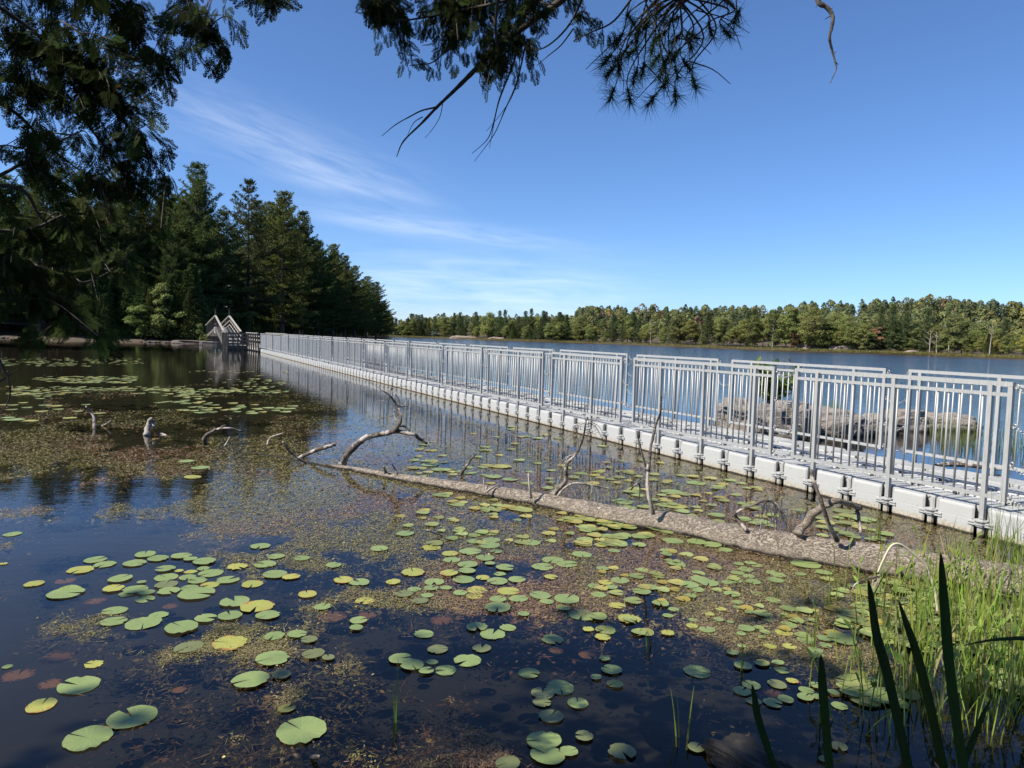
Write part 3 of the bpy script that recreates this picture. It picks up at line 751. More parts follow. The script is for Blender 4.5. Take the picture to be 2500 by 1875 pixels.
def broadleaf(H, R, nb, nl, col, leaf=0.42, base=0.3, col2=None):
    tb = MB(); cb = MB(); top = np.array([rng.normal() * 0.3, rng.normal() * 0.3, H * 0.75])
    V, F = tube(smooth_line([[0, 0, -0.5], [0.1, 0, H * 0.3], top * [0.6, 0.6, 0.8], top], 3), np.linspace(0.016 * H, 0.03, 10), 7); tb.add(V, F)
    cen = []; rad = []
    for k in range(nb):
        f = rng.random() ** 0.8; h = H * (base + (0.93 - base) * f)
        prof = math.sin(math.pi * min(1, max(0.12, (h / H - base + 0.12) / (1.08 - base)))) ** 0.7
        a = rng.uniform(0, 6.283); q = R * prof * rng.uniform(0.25, 0.95)
        c = np.array([math.cos(a) * q, math.sin(a) * q, h]); cen.append(c); rad.append(R * rng.uniform(0.22, 0.42))
        s = np.array([0, 0, max(H * 0.22, h - q * 0.9 - 0.1 * H)])
        V, F = tube(smooth_line([s, (s + c) / 2 + [0, 0, 0.12 * q], c], 2), np.linspace(0.006 * H, 0.015, 5), 4, False); tb.add(V, F)
    cen = np.array(cen); rad = np.array(rad)
    w = rng.choice(nb, nl, p=rad ** 2 / (rad ** 2).sum()); d = rng.normal(size=(nl, 3)); d[:, 2] = np.where(d[:, 2] < -0.3, -d[:, 2] * 0.7, d[:, 2]); d /= np.linalg.norm(d, axis=1)[:, None]
    B = cen[w] + d * (rad[w] * rng.uniform(0.6, 1.08, nl))[:, None] * [1, 1, 0.72]
    nr = d + rng.normal(size=(nl, 3)) * 0.45 + np.array([-0.25, -0.2, 0.45]); nr /= np.linalg.norm(nr, axis=1)[:, None]
    c = jitter(col, nl, 0.2, 0.1)
    if col2 is not None:
        k = rng.random(nb) < 0.4; c = np.where(k[w][:, None], jitter(col2, nl, 0.2, 0.1), c)
    add_quads(cb, B, nr, rng.uniform(0.6, 1.2, nl) * leaf, c, 0.75)
    return tb.mesh('trunk', m_bark, True), cb.mesh('crown', m_leaf)

def plant_tree(name, tpl, loc, rz, sc, label, cat='tree', group=None):
    r = empty(name, loc, rz); r.scale = sc if hasattr(sc, '__len__') else (sc,) * 3
    link('trunk', tpl[0], r); link('crown', tpl[1], r); return tag(r, label, cat, group)

PC = (0.105, 0.13, 0.042); PC2 = (0.13, 0.148, 0.045)
pines = [pine(23, 0.10, 5.6, 20, PC, tl=0.5), pine(23, 0.12, 5.0, 20, PC2, tl=0.5), pine(23, 0.08, 6.0, 21, (0.082, 0.105, 0.036), tl=0.5), pine(22, 0.18, 4.4, 16, (0.09, 0.115, 0.05), tl=0.5, dens=0.85)]
cones = [cone_tree(10, 2.4, 7000, (0.075, 0.10, 0.032), 0.36), cone_tree(9, 2.8, 7000, (0.065, 0.09, 0.032), 0.36)]
bush_t = [broadleaf(6, 2.4, 26, 5200, (0.15, 0.19, 0.05), 0.24, 0.08)]

# named pines of the skyline: (px of top, py of top, depth, template, label)
SKY = [(478, 402, 92, 0, 'tallest pine left of the bridge, broad and dark green'), (605, 426, 104, 3, 'thin-topped pine with open spreading crown behind the wooden bridge'),
       (688, 468, 112, 1, 'full green pine just right of the thin-topped pine'), (735, 520, 128, 2, 'shorter dark pine on the right flank of the full pine'),
       (812, 598, 170, 1, 'pine on the descending skyline of the wooded point'), (842, 625, 190, 0, 'dark pine low on the descending skyline'),
       (893, 675, 250, 1, 'sunlit pine near the tip of the wooded point'), (918, 690, 290, 2, 'small pine just before the tip of the wooded point'),
       (937, 735, 345, 0, 'last pine at the tip of the wooded point'), (400, 440, 98, 2, 'dark pine left of the tallest pine'),
       (300, 400, 90, 0, 'pine behind the overhanging cedar sprays'), (215, 430, 94, 1, 'green pine half hidden by hanging cedar'),
       (110, 395, 88, 2, 'tall pine at left behind the cedar branches'), (20, 430, 92, 0, 'pine at the left edge behind the cedar'),
       (545, 520, 98, 2, 'lower pine between the tallest and thin-topped pines'), (775, 590, 150, 2, 'dense pine in the middle of the descending skyline'),
       (865, 650, 215, 1, 'pine above the far end of the railing')]
for px, py, Yd, k, lab in SKY:
    g = D(px, 820, Yd); topz = D(px, py, Yd)[2]
    H = topz - 0.8; s = H / 23.0
    plant_tree('pine_tree', pines[k], (g[0], g[1], 0.6), rnd.uniform(0, 6), (s * 1.08 + Yd * 0.0009, s * 1.08 + Yd * 0.0009, s), lab, 'pine', 'pines on the wooded point')
kk = 0
cnt = 0
for u_, d_ in [(rnd.random(), rnd.uniform(3, 34)) for _ in range(260)]:
    x, y, z = left_at(np.array([u_]), np.array([d_])); x, y, z = x[0], y[0], z[0]
    px = CX + FPX * x / y
    if px < -500: continue
    top = np.interp(px, [-500, 0, 200, 330, 430, 480, 520, 545, 605, 650, 690, 740, 800, 850, 900, 940, 960], [430, 460, 440, 470, 470, 450, 520, 560, 540, 560, 530, 600, 630, 670, 700, 760, 800])
    H = D(px, top, y)[2] * rnd.uniform(0.62, 0.98)
    if H < 5: continue
    k = rnd.randrange(4); cnt += 1
    plant_tree('pine_tree', pines[k], (x, y, z - 0.3), rnd.uniform(0, 6), H / 23.0 * 1.0,
               'dark pine in the dense wood on the left point, %s of its scattered trees' % ordinal(cnt), 'pine', 'pines on the wooded point')
    if cnt >= 95: break
for q in range(60):       # the flank that runs away from the camera, down to the tip
    px = 690 + 255 * (q + rnd.random()) / 60
    rt = (px - CX) / FPX; yy = np.linspace(95, 400, 200); tipx = np.interp(yy, ls[len(ls) * 6 // 13:, 1], ls[len(ls) * 6 // 13:, 0])
    y = float(yy[np.argmin(np.abs(tipx - rt * yy))]) + 2; x = rt * y - rnd.uniform(1, 9)
    top = np.interp(px, [640, 690, 735, 762, 790, 818, 876, 924, 932, 949], [540, 480, 525, 545, 590, 608, 658, 681, 717, 765])
    H = D(px, top, y)[2] * rnd.uniform(0.7, 1.0); cnt += 1
    if H < 5: continue
    plant_tree('pine_tree', pines[rnd.randrange(4)], (x, y, 0.2), rnd.uniform(0, 6), (H / 23.0 * 1.15, H / 23.0 * 1.15, H / 23.0),
               'dark pine in the dense wood on the left point, %s of its scattered trees' % ordinal(cnt), 'pine', 'pines on the wooded point')
cnt = 0
for q in range(120):
    u_ = 0.28 + 0.71 * (q + rnd.random()) / 120; d_ = rnd.uniform(0.6, 7)
    x, y, z = left_at(np.array([u_]), np.array([d_])); x, y, z = x[0], y[0], z[0]; px = CX + FPX * x / y
    if px < -150 or 470 < px < 560: continue
    cnt += 1
    plant_tree('cedar_tree', cones[rnd.randrange(2)], (x, y, z - 0.3), rnd.uniform(0, 6), rnd.uniform(0.5, 1.0),
               'dark cedar at the edge of the left wooded shore, %s from the left' % ordinal(cnt), 'cedar', 'cedars along the left shore')
g = D(402, 822, 84.5); plant_tree('leafy_bush', bush_t[0], (g[0], g[1], 0.2), 0.4, (1.05, 1.05, 1.15), 'rounded light green bush on the left shore beside the wooden bridge', 'bush')
g = D(345, 822, 84); plant_tree('leafy_bush', bush_t[0], (g[0], g[1], 0.2), 1.9, (0.8, 0.8, 0.7), 'smaller green bush left of the rounded bush', 'bush')
g = D(490, 830, 79); plant_tree('leafy_bush', bush_t[0], (g[0], g[1], 0.2), 1.9, (0.22, 0.22, 0.36), 'little upright shrub on the shore by the low wooden float', 'bush')
g = D(506, 834, 78); plant_tree('leafy_bush', bush_t[0], (g[0], g[1], 0.2), 0.9, (0.25, 0.25, 0.16), 'low yellow-green bush in front of the hump bridge foot', 'bush')

# rocks along the left shore
def rock_mesh(seed, sx, sy, sz, mat, sub=4, amp=0.35, ledge=0.0):
    import bmesh
    bm = bmesh.new(); bmesh.ops.create_icosphere(bm, subdivisions=sub, radius=1.0)
    V = np.array([v.co[:] for v in bm.verts]); F = np.array([[v.index for v in f.verts] for f in bm.faces]); bm.free()
    n = fbm(V[:, 0] * 1.6 + 7 + seed, V[:, 1] * 1.6 + V[:, 2] * 1.1 + 3, seed) - 0.5
    n2 = fbm(V[:, 0] * 4 + 7, V[:, 2] * 5 + V[:, 1] * 3, seed + 9) - 0.5
    q = np.sign(V) * np.abs(V) ** 0.72
    V = q * (1 + amp * 1.4 * n[:, None] + amp * 0.5 * n2[:, None])
    if ledge: V[:, 2] = V[:, 2] * 0.35 + 0.65 * np.round(V[:, 2] * ledge + n * 1.2) / ledge
    mb = MB(); mb.add(V * [sx, sy, sz], F); return mb.mesh('rock', mat, False)
m_rock3 = mk_rock('dark_shore_rock', (0.08, 0.062, 0.05), (0.17, 0.135, 0.11), (0.22, 0.19, 0.16))
rks = [rock_mesh(k, 1, 1, 1, m_rock2, 4, 0.45) for k in range(4)]
rkd = [rock_mesh(k + 60, 1, 1, 1, m_rock3, 4, 0.5) for k in range(4)]
for k in range(26):
    px = rnd.uniform(-80, 505); p = D(px, 833, 82.0 if px < 430 else 82.5); s = rnd.uniform(0.15, 0.5)
    o = link('shore_rock', rkd[k % 4], None, (p[0] + rnd.uniform(-.5, .5), p[1] - rnd.uniform(0, 1.2), 0.02), (0, 0, rnd.uniform(0, 6)), (s * 1.3, s, s * 0.42))
    tag(o, 'pinkish rock on the left shoreline, number %d from the left' % (k + 1), 'rock', 'rocks on the left shoreline')
lrs = sorted([o for o in bpy.data.objects if o.name.startswith('shore_rock')], key=lambda o: o.location.x / o.location.y)
for k, o in enumerate(lrs): o['label'] = 'pinkish rock on the left shoreline, %s from the left' % ordinal(k + 1)
p = D(470, 836, 81.5)
tag(link('rock_slab', rkd[2], None, (p[0], p[1], -0.05), (0, 0, 0.4), (2.4, 1.4, 0.4)), 'sloping pale rock slab where the hump bridge meets the shore', 'rock')

# ---------------------------------------------------------------- far shore forest
G1, G2, G3, GY, GR = (0.20, 0.225, 0.07), (0.165, 0.19, 0.066), (0.25, 0.255, 0.075), (0.33, 0.28, 0.06), (0.31, 0.19, 0.10)
bl = [broadleaf(15, 5.2, 55, 5200, G1, 0.5, 0.12), broadleaf(15, 4.6, 50, 5000, G2, 0.5, base=0.08), broadleaf(14, 5.4, 55, 5200, G3, 0.5, 0.15, col2=G1), broadleaf(13, 4.2, 42, 4200, GY, 0.5, 0.12, col2=G3), broadleaf(12, 3.8, 36, 3600, GR, 0.5, 0.12, col2=(0.12, 0.10, 0.04))]
fp = [pine(17, 0.06, 4.6, 19, (0.10, 0.125, 0.055), tl=0.62, dens=0.8), pine(18, 0.1, 4.0, 18, (0.11, 0.135, 0.058), tl=0.62, dens=0.8)]
BLN = ['green broadleaf tree', 'dark green broadleaf tree', 'light olive broadleaf tree', 'yellowing broadleaf tree', 'russet brown broadleaf tree']
rows = []
for row, (dmin, dmax, n_) in enumerate(((3.5, 8, 120), (9, 17, 90), (18, 30, 70))):
    for q in range(n_):
        u_ = (q + rnd.random()) / n_ * 0.86 + 0.05
        x, y, z, px = (float(v[0]) for v in shore_at(np.array([u_]), np.array([rnd.uniform(dmin, dmax)])))
        pxv = CX + FPX * x / y
        if pxv < 880 or pxv > 2640: continue
        rows.append((row, pxv, x, y, z))
rows.sort(key=lambda r: (r[0], r[1])); cn = {}
for row, px, x, y, z in rows:
    pin = 0.75 if px < 1330 else (0.45 if px < 1520 else 0.13)
    if rnd.random() < pin:
        if rnd.random() < 0.3: t_, nm, s, cat = cones[rnd.randrange(2)], 'cedar', rnd.uniform(0.75, 1.15), 'cedar'
        else: t_, nm, s, cat = fp[rnd.randrange(2)], 'pine', rnd.uniform(0.7, 1.0), 'pine'
        name = nm + '_tree'
    else:
        k = rnd.choices(range(5), (36, 30, 25, 6, 3))[0]; t_, nm, s, cat, name = bl[k], BLN[k], rnd.uniform(0.6, 1.05), 'tree', 'broadleaf_tree'
    s *= rnd.choice((0.5, 0.7, 0.8, 0.95)) if row == 0 else 0.82
    s *= float(np.interp(px, [2000, 2250, 2500, 2640], [1, 0.88, 0.70, 0.66]))
    key = (row, nm); cn[key] = cn.get(key, 0) + 1
    plant_tree(name, t_, (x, y, z - 0.3), rnd.uniform(0, 6), (s * rnd.uniform(0.9, 1.1), s * rnd.uniform(0.9, 1.1), s),
               '%s in the %s row of the far shore, %s from the left' % (nm, ('waterside', 'second', 'third')[row], ordinal(cn[key])), cat, 'trees on the far shore')
# wooded hill behind: reads as one mass
hb = MB()
N = 2500
u_ = rng.uniform(0.02, 0.94, N); d_ = 28 + 195 * rng.uniform(0, 1, N) ** 0.9
x, y, z, px = shore_at(u_, d_); pv = CX + FPX * x / y
keep = (pv > 840) & (pv < 2750) & (y > 0); x, y, z, px = x[keep], y[keep], z[keep], px[keep]
for k in range(len(x)):
    con = rng.random() < (0.55 if px[k] < 1900 else 0.4); H = rng.uniform(8.5, 11.5) * (1.2 if rng.random() < 0.07 else 1); n = 150
    f = rng.random(n) ** 0.8
    if con:
        r = (0.22 * H) * (1 - f) ** 0.55 * rng.uniform(0.5, 1.1, n) + 0.2; col = np.array([0.105, 0.135, 0.065]) * rng.uniform(0.75, 1.25)
    else:
        r = (0.31 * H) * np.sin(np.pi * np.clip(f * 0.8 + 0.15, 0, 1)) * rng.uniform(0.6, 1.1, n)
        col = np.array([(0.165, 0.19, 0.07), (0.19, 0.195, 0.07), (0.23, 0.16, 0.10), (0.27, 0.24, 0.06)][rng.choice(4, p=(0.60, 0.31, 0.06, 0.03))]) * rng.uniform(0.75, 1.2)
    a = rng.uniform(0, 6.283, n)
    Cn = np.c_[x[k] + np.cos(a) * r, y[k] + np.sin(a) * r, z[k] + H * (0.3 + 0.7 * f)]
    nr = np.c_[np.cos(a), np.sin(a), np.full(n, 0.6)] + rng.normal(size=(n, 3)) * 0.4; nr /= np.linalg.norm(nr, axis=1)[:, None]
    add_quads(hb, Cn, nr, rng.uniform(0.5, 1.0, n) * (1.25 if con else 1.5), np.clip(jitter(col, n, 0.2, 0.08), 0.01, 1), 0.7)
tag(hb.build('hillside_forest', m_leaf), 'distant mixed forest covering the low hill behind the far shore', 'forest', kind='stuff')
# shoreline reeds of the far shore
rb = MB(); n = 26000
u_ = rng.uniform(0.1, 0.9, n); d_ = rng.uniform(-1.5, 3.5, n) * np.clip(fbm(u_ * 70, u_ * 0, 3) * 2.2 - 0.25, 0.15, 1.4)
x, y, z, px = shore_at(u_, d_); hgt = rng.uniform(0.4, 1.0, n)
b = np.c_[x, y, np.clip(z, 0, 1) - 0.15]; dd = np.c_[rng.normal(size=(n, 2)) * 0.25, np.ones(n)]; dd /= np.linalg.norm(dd, axis=1)[:, None]
cc = np.where(rng.random((n, 1)) < 0.55, jitter((0.17, 0.20, 0.05), n), jitter((0.28, 0.25, 0.10), n))
add_tris(rb, b, dd, hgt, np.full(n, 0.16), cc)
tag(rb.build('far_shore_reeds', m_reed), 'strip of yellow-green reeds along the far shoreline', 'reeds', kind='stuff')
for k, (px, d, s, lab) in enumerate([(1130, 380, (8, 3, 1.7), 'bare pink granite outcrop on the far shore left of centre'), (1215, 350, (5, 3, 1.6), 'low pink granite outcrop right of the larger bare outcrop'),
                                     (2235, 206, (2.6, 1.6, 1.2), 'pale boulder at the water edge of the far right shore'), (1990, 226, (5, 3, 2.4), 'grey rock bank under the far trees at right'), (2075, 220, (6, 3, 2.6), 'grey boulder slope below the far trees at right')]):
    tag(link('granite_outcrop', rks[k % 4], None, ((px - CX) / FPX * d, d + 3, 0.1), (0, 0, rnd.uniform(-.3, .3)), s), lab, 'rock')
# bleached dead trees on the far shore
def dead_tree(H, seed):
    r = random.Random(seed); mb = MB(); pts = [[0, 0, -0.4], [r.uniform(-.2, .2), 0, H * .4], [r.uniform(-.5, .5), 0, H]]
    V, F = tube(smooth_line(pts, 3), np.linspace(0.2, 0.05, 7), 6); mb.add(V, F)
    for k in range(9):
        h = H * r.uniform(0.4, 0.95); a = r.uniform(0, 6.28); L = r.uniform(1, 2.8)
        V, F = tube(smooth_line([[0, 0, h], [math.cos(a) * L * .5, math.sin(a) * L * .5, h + L * .3], [math.cos(a) * L, math.sin(a) * L, h + L * .8]], 2), np.linspace(0.07, 0.02, 5), 4); mb.add(V, F)
    return mb.mesh('trunk', m_dead)
for k, (px, d, H) in enumerate([(2318, 199, 11), (2272, 203, 7), (2290, 202, 6.5), (1885, 232, 10), (2085, 222, 13), (1586, 283, 9), (2420, 184, 9)]):
    o = link('dead_tree', dead_tree(H, k), None, ((px - CX) / FPX * d, d + 1.5, 0.2), (0, 0, k)); tag(o, 'bare bleached dead tree on the far shore, %s' % ('tall beside the yellow tree', 'short snag near the pale boulder', 'second short snag near the pale boulder', 'white forked snag left of centre right', 'tall grey snag among green crowns', 'thin snag near the middle of the shore', 'snag toward the right edge')[k], 'dead tree', 'dead trees on the far shore')

# ---------------------------------------------------------------- rock islets behind the dock
def place_rock(name, px0, px1, py_base, ztop, seed, label, mat, depth=1.0, ledge=4.0, sub=5):
    a, b = P(px0, py_base), P(px1, py_base); c = (a + b) / 2; w = np.linalg.norm((b - a)[:2]) / 2
    me = rock_mesh(seed, w, w * depth, ztop / 0.9, mat, sub, 0.35, ledge)
    return tag(link(name, me, None, (c[0], c[1] + w * depth * 0.6, -0.02), (0, 0, -0.1)), label, 'rock')
place_rock('rock_islet', 1770, 1985, 1068, 0.66, 11, 'large layered grey rock islet with a leafy shrub behind the railing', m_rock, 0.8, 5)
place_rock('rock_islet', 1960, 2125, 1062, 0.50, 23, 'rounded grey boulder right of the shrub rock', m_rock, 0.9, 0)
place_rock('rock_islet', 2105, 2190, 1056, 0.34, 31, 'small grey boulder between the two islets', m_rock, 0.8, 0)
place_rock('rock_islet', 2175, 2275, 1052, 0.42, 44, 'blocky cracked rock left of the reed tufts', m_rock, 0.8, 3)
place_rock('rock_islet', 2255, 2385, 1050, 0.33, 52, 'low speckled rock just left of the green reeds', m_rock, 0.7, 0)
p = P(1900, 1045); c = p + np.array([0.1, 0.9, 0.50])
sh_ = empty('leafy_shrub', c); tag(sh_, 'small leafy green shrub growing on the grey rock islet', 'shrub')
tb = MB(); cb = MB()
for k in range(30):
    a = rnd.uniform(0, 6.28); L = rnd.uniform(0.35, 0.98); e = rnd.uniform(0.1, 0.5)
    q = np.array([math.cos(a) * e * 1.2, math.sin(a) * e * 0.8, L]); ln = smooth_line([[math.cos(a) * 0.1, math.sin(a) * 0.1, -0.25], q * 0.5 + [0, 0, .05], q], 3)
    V, F = tube(ln, np.linspace(0.008, 0.003, len(ln)), 4); tb.add(V, F)
    m = 55; f = rng.uniform(0.25, 1, m); pp = q[None] * f[:, None] + rng.normal(size=(m, 3)) * 0.07
    nr = rng.normal(size=(m, 3)) + [-.4, 0, 0.8]; nr /= np.linalg.norm(nr, axis=1)[:, None]
    add_quads(cb, pp, nr, rng.uniform(0.08, 0.16, m), jitter((0.13, 0.20, 0.04), m), 0.55)
tb.build('stem', m_twig, sh_); cb.build('foliage', m_leaf, sh_)

def blades(mb, base, h, w, lean, col, seg=5, curve=0.5):
    """grass or reed blades, each a tapered bent strip"""
    n = len(base); a = rng.uniform(0, 6.283, n); ld = np.c_[np.cos(a), np.sin(a)] * lean[:, None]
    s = np.linspace(0, 1, seg + 1); sa = rng.uniform(0, 3.14, n); sd_ = np.c_[np.cos(sa), np.sin(sa), np.zeros(n)]
    V = []
    for q in s:
        c = base + np.c_[ld * (q * (1 - curve) + q * q * curve) * h[:, None], q * h * (1 - 0.25 * (lean * q) ** 2)]
        ww = w * (1 - q ** 1.8) * 0.5 + 0.0006
        V.append(c - sd_ * ww[:, None]); V.append(c + sd_ * ww[:, None])
    V = np.stack(V, 1); k = V.shape[1]
    F = np.array([[2 * i, 2 * i + 1, 2 * i + 3, 2 * i + 2] for i in range(seg)])
    mb.add(V.reshape(-1, 3), (F[None] + (np.arange(n) * k)[:, None, None]).reshape(-1, 4), np.repeat(col, k, 0))
def reed_tuft(name, pts, nb, h, label, cat='reeds', group=None, col=(0.14, 0.20, 0.04), w=0.008, spread=0.06, lean=0.22):
    c = np.mean(pts, 0); root = empty(name, c); mb = MB(); b = []
    for p in pts:
        for k in range(nb): b.append(np.array([p[0] + rnd.gauss(0, spread), p[1] + rnd.gauss(0, spread), -0.05]) - c * [1, 1, 0])
    b = np.array(b); n = len(b)
    blades(mb, b, rng.uniform(0.5, 1.1, n) * h, np.full(n, w) * rng.uniform(0.6, 1.2, n), np.abs(rng.normal(size=n)) * lean, jitter(col, n, 0.25, 0.12))
    tag(mb.build('blades', m_reed, root), kind='stuff')
    return tag(root, label, cat, group)
reed_tuft('reed_tuft', [P(x, y) for x, y in [(2300, 1078), (2330, 1085), (2355, 1080), (2320, 1095), (2380, 1088), (2300, 1060), (2345, 1070)]], 26, 0.55, 'yellow-green reed tuft beside the low speckled rock', w=0.010, spread=0.16)
reed_tuft('reed_tuft', [P(x, y) for x, y in [(2425, 1095), (2450, 1100), (2480, 1105), (2500, 1095), (2530, 1110), (2440, 1085)]], 26, 0.6, 'tall reed tuft at the right edge behind the railing', w=0.010, spread=0.16)
reed_tuft('reed_tuft', [P(x, y) for x, y in [(1710, 1040), (1730, 1050), (1755, 1045)]], 7, 0.7, 'sparse thin rushes left of the grey rock islet', w=0.005, spread=0.14, lean=0.4, col=(0.09, 0.12, 0.04))
reed_tuft('reed_tuft', [P(x, y) + [0, .3, 0.45] for x, y in [(2040, 1058), (2055, 1058)]], 30, 0.32, 'grass tuft growing between the boulders', spread=0.07)
# driftwood on the dock's lake side
lg = P(2345, 1150, 0.33); o_ = empty('driftwood', lg); mb = MB()
V, F = tube(smooth_line([[-0.35, 0.05, 0.0], [0, 0, 0.03], [0.5, -0.16, 0.0]], 4), [0.02, 0.03, 0.035, 0.04, 0.04, 0.035, 0.035, 0.03, 0.02], 8); mb.add(V, F); mb.build('stem', m_branch, o_)
tag(o_, 'short piece of brown driftwood lying at the lake edge of the dock', 'driftwood')
o_.location = tuple(P(2340, 1148, 0.05) + np.array([0.25, 0.35, 0]))

# ---------------------------------------------------------------- fallen log with its dead branches
log_root = empty('fallen_log', (0, 0, 0)); tag(log_root, 'long fallen tree trunk with flaking bark lying half sunk across the lagoon', 'log')
LOGPX = [(2760, 1497, 0.17), (2500, 1458, 0.165), (2260, 1418, 0.160), (1934, 1364, 0.150), (1807, 1337, 0.142), (1645, 1299, 0.130), (1500, 1275, 0.118), (1315, 1234, 0.100), (1134, 1201, 0.082), (989, 1175, 0.066), (863, 1150, 0.052), (754, 1131, 0.042), (620, 1106, 0.034), (500, 1083, 0.028), (380, 1056, 0.02)]
ctr = []; rad = []
for k, (px, py, r) in enumerate(LOGPX):
    p = P(px, py); d = p[:2] - CAM[:2]; d /= np.linalg.norm(d)
    lift = np.interp(px, [380, 600, 760, 900, 1100, 1400, 2000, 2800], [-0.05, -0.03, -0.018, 0.005, 0.018, 0.02, 0.028, 0.03])
    ctr.append([p[0] + d[0] * r * 0.8, p[1] + d[1] * r * 0.8, lift]); rad.append(r)
ctr = np.array(ctr); per = 14
line = smooth_line(ctr, per); rr = np.interp(np.linspace(0, 1, len(line)), np.linspace(0, 1, len(rad)), rad)
line[:, 2] += (fbm(np.arange(len(line)) * 0.06, np.zeros(len(line)), 5) - 0.5) * 0.02
V, F = tube(line, rr, 36)
nrm = V - np.repeat(line, 36, 0); kk_ = np.repeat(np.arange(len(line)), 36); aa = np.tile(np.arange(36), len(line)) / 36 * 2 * math.pi
sc_ = np.repeat(rr, 36)
disp = (fbm(kk_ * 1.1, np.cos(aa) * 12 + np.sin(aa) * 11 + 3, 28, 2) - 0.5) * 0.09 + (fbm(kk_ * 0.13, np.cos(aa) * 1.6 + np.sin(aa) * 0.7 + 5, 8) - 0.5) * 0.24 + (fbm(kk_ * 0.55, np.cos(aa) * 6 + np.sin(aa) * 5 + 9, 18, 3) - 0.5) * 0.16
V = V + nrm * disp[:, None]
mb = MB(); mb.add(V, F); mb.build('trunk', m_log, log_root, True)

def log_z(px):
    return 0
def branch(pxs, base_y, r0, r1, name='branch', parent=log_root, mat=None, depth=None, wob=0.25, n=8, seed=0):
    """polyline in picture pixels at the distance of its foot, drifting a little in depth"""
    Y0 = P(base_y[0], base_y[1])[1] if depth is None else depth
    pts = []
    for k, (x, y) in enumerate(pxs):
        pts.append(D(x, y, Y0 + wob * math.sin(k * 1.1 + seed) * 0.35))
    pts = np.array(pts)
    r0, r1 = r0 * 0.86, r1 * 0.86
    ln = smooth_line(pts, 5); m = len(ln)
    ln += (np.c_[fbm(np.arange(m) * 0.5, np.zeros(m) + seed, 1), fbm(np.arange(m) * 0.5, np.zeros(m) + seed, 2), fbm(np.arange(m) * 0.5, np.zeros(m) + seed, 3)] - 0.5) * r0 * 0.5
    V, F = tube(ln, np.linspace(r0, r1, m) * (1 + (fbm(np.arange(m) * 0.9, np.zeros(m) + seed, 6) - 0.5) * 0.5), n)
    mb = MB(); mb.add(V, F); o = mb.build(name, mat or m_dead, parent, True)
    return o, ln
def twigs(parent, ln, n, L, droop, r=0.0035, start=0.3, seed=0, sub=2):
    R = random.Random(seed); mb = MB()
    for k in range(n):
        i = int(len(ln) * R.uniform(start, 0.98)); p = ln[min(i, len(ln) - 1)]; a = R.uniform(0, 6.28); l = L * R.uniform(0.5, 1.2)
        d = np.array([math.cos(a) * 0.8, math.sin(a) * 0.5, R.uniform(-0.1, 0.7)])
        q = [p + d * l * f + np.array([R.gauss(0, .012), R.gauss(0, .012), -droop * l * f * f * 1.6]) for f in (0, 0.25, 0.5, 0.75, 1)]
        g = smooth_line(q, 3); V, F = tube(g, np.linspace(r, r * 0.35, len(g)), 4); mb.add(V, F)
        for s in range(sub):
            j = R.randrange(3, len(g) - 1); d2 = np.array([R.uniform(-1, 1), R.uniform(-.6, .6), R.uniform(-1.2, .5)]) * l * 0.35
            g2 = smooth_line([g[j], g[j] + d2 * 0.5 + [0, 0, 0.01], g[j] + d2], 2); V, F = tube(g2, np.linspace(r * 0.55, r * 0.25, len(g2)), 4); mb.add(V, F)
    return tag(mb.build('twigs', m_branch, parent), kind='stuff')
B1, l1 = branch([(1340, 1222), (1360, 1197), (1380, 1178), (1382, 1153), (1385, 1131), (1402, 1113), (1414, 1095), (1423, 1070), (1430, 1037), (1434, 1019)], (1330, 1232), 0.036, 0.007, seed=1, mat=m_branch)
twigs(B1, l1, 16, 0.42, 0.9, seed=3, start=0.45, sub=3); twigs(B1, l1, 7, 0.35, -0.4, seed=4, start=0.7)
B2, l2 = branch([(1356, 1222), (1376, 1193), (1402, 1180), (1441, 1184), (1485, 1193)], (1340, 1236), 0.02, 0.008, seed=2)
twigs(B2, l2, 12, 0.22, 1.0, seed=5, sub=2)
branch([(1596, 1256), (1585, 1219), (1580, 1178), (1582, 1146), (1575, 1134), (1566, 1102), (1553, 1051)], (1590, 1290), 0.024, 0.008, seed=4)
B3, l3 = branch([(1583, 1150), (1586, 1115), (1591, 1083), (1602, 1036), (1612, 1007), (1613, 966)], (1590, 1290), 0.021, 0.009, seed=5, mat=m_branch)
twigs(B3, l3, 5, 0.25, 0.0, seed=6)
B4, l4 = branch([(1823, 1296), (1806, 1273), (1795, 1260), (1803, 1248), (1838, 1232), (1873, 1222), (1895, 1235), (1911, 1254)], (1815, 1338), 0.021, 0.007, seed=6, mat=m_branch)
twigs(B4, l4, 18, 0.26, 1.5, seed=7, start=0.65, sub=3)
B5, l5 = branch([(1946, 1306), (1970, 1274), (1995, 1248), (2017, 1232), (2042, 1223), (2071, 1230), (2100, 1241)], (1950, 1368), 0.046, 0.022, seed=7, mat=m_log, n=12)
branch([(2090, 1238), (2096, 1262), (2101, 1303)], (1950, 1368), 0.02, 0.014, seed=8, mat=m_branch)
branch([(2044, 1320), (2021, 1274), (2003, 1219), (1986, 1172), (1980, 1148)], (2040, 1385), 0.024, 0.013, seed=9, mat=m_branch)
branch([(1297, 1216), (1293, 1189), (1290, 1155)], (1297, 1232), 0.018, 0.011, seed=10)
branch([(1188, 1200), (1204, 1190), (1221, 1181)], (1190, 1212), 0.016, 0.008, seed=11)
branch([(1182, 1196), (1181, 1180), (1180, 1166)], (1190, 1212), 0.007, 0.005, seed=12)
branch([(972, 1164), (964, 1145), (957, 1132)], (972, 1173), 0.016, 0.010, seed=13, mat=m_branch)
branch([(944, 1160), (940, 1148), (937, 1138)], (944, 1168), 0.03, 0.012, seed=14, mat=m_log)
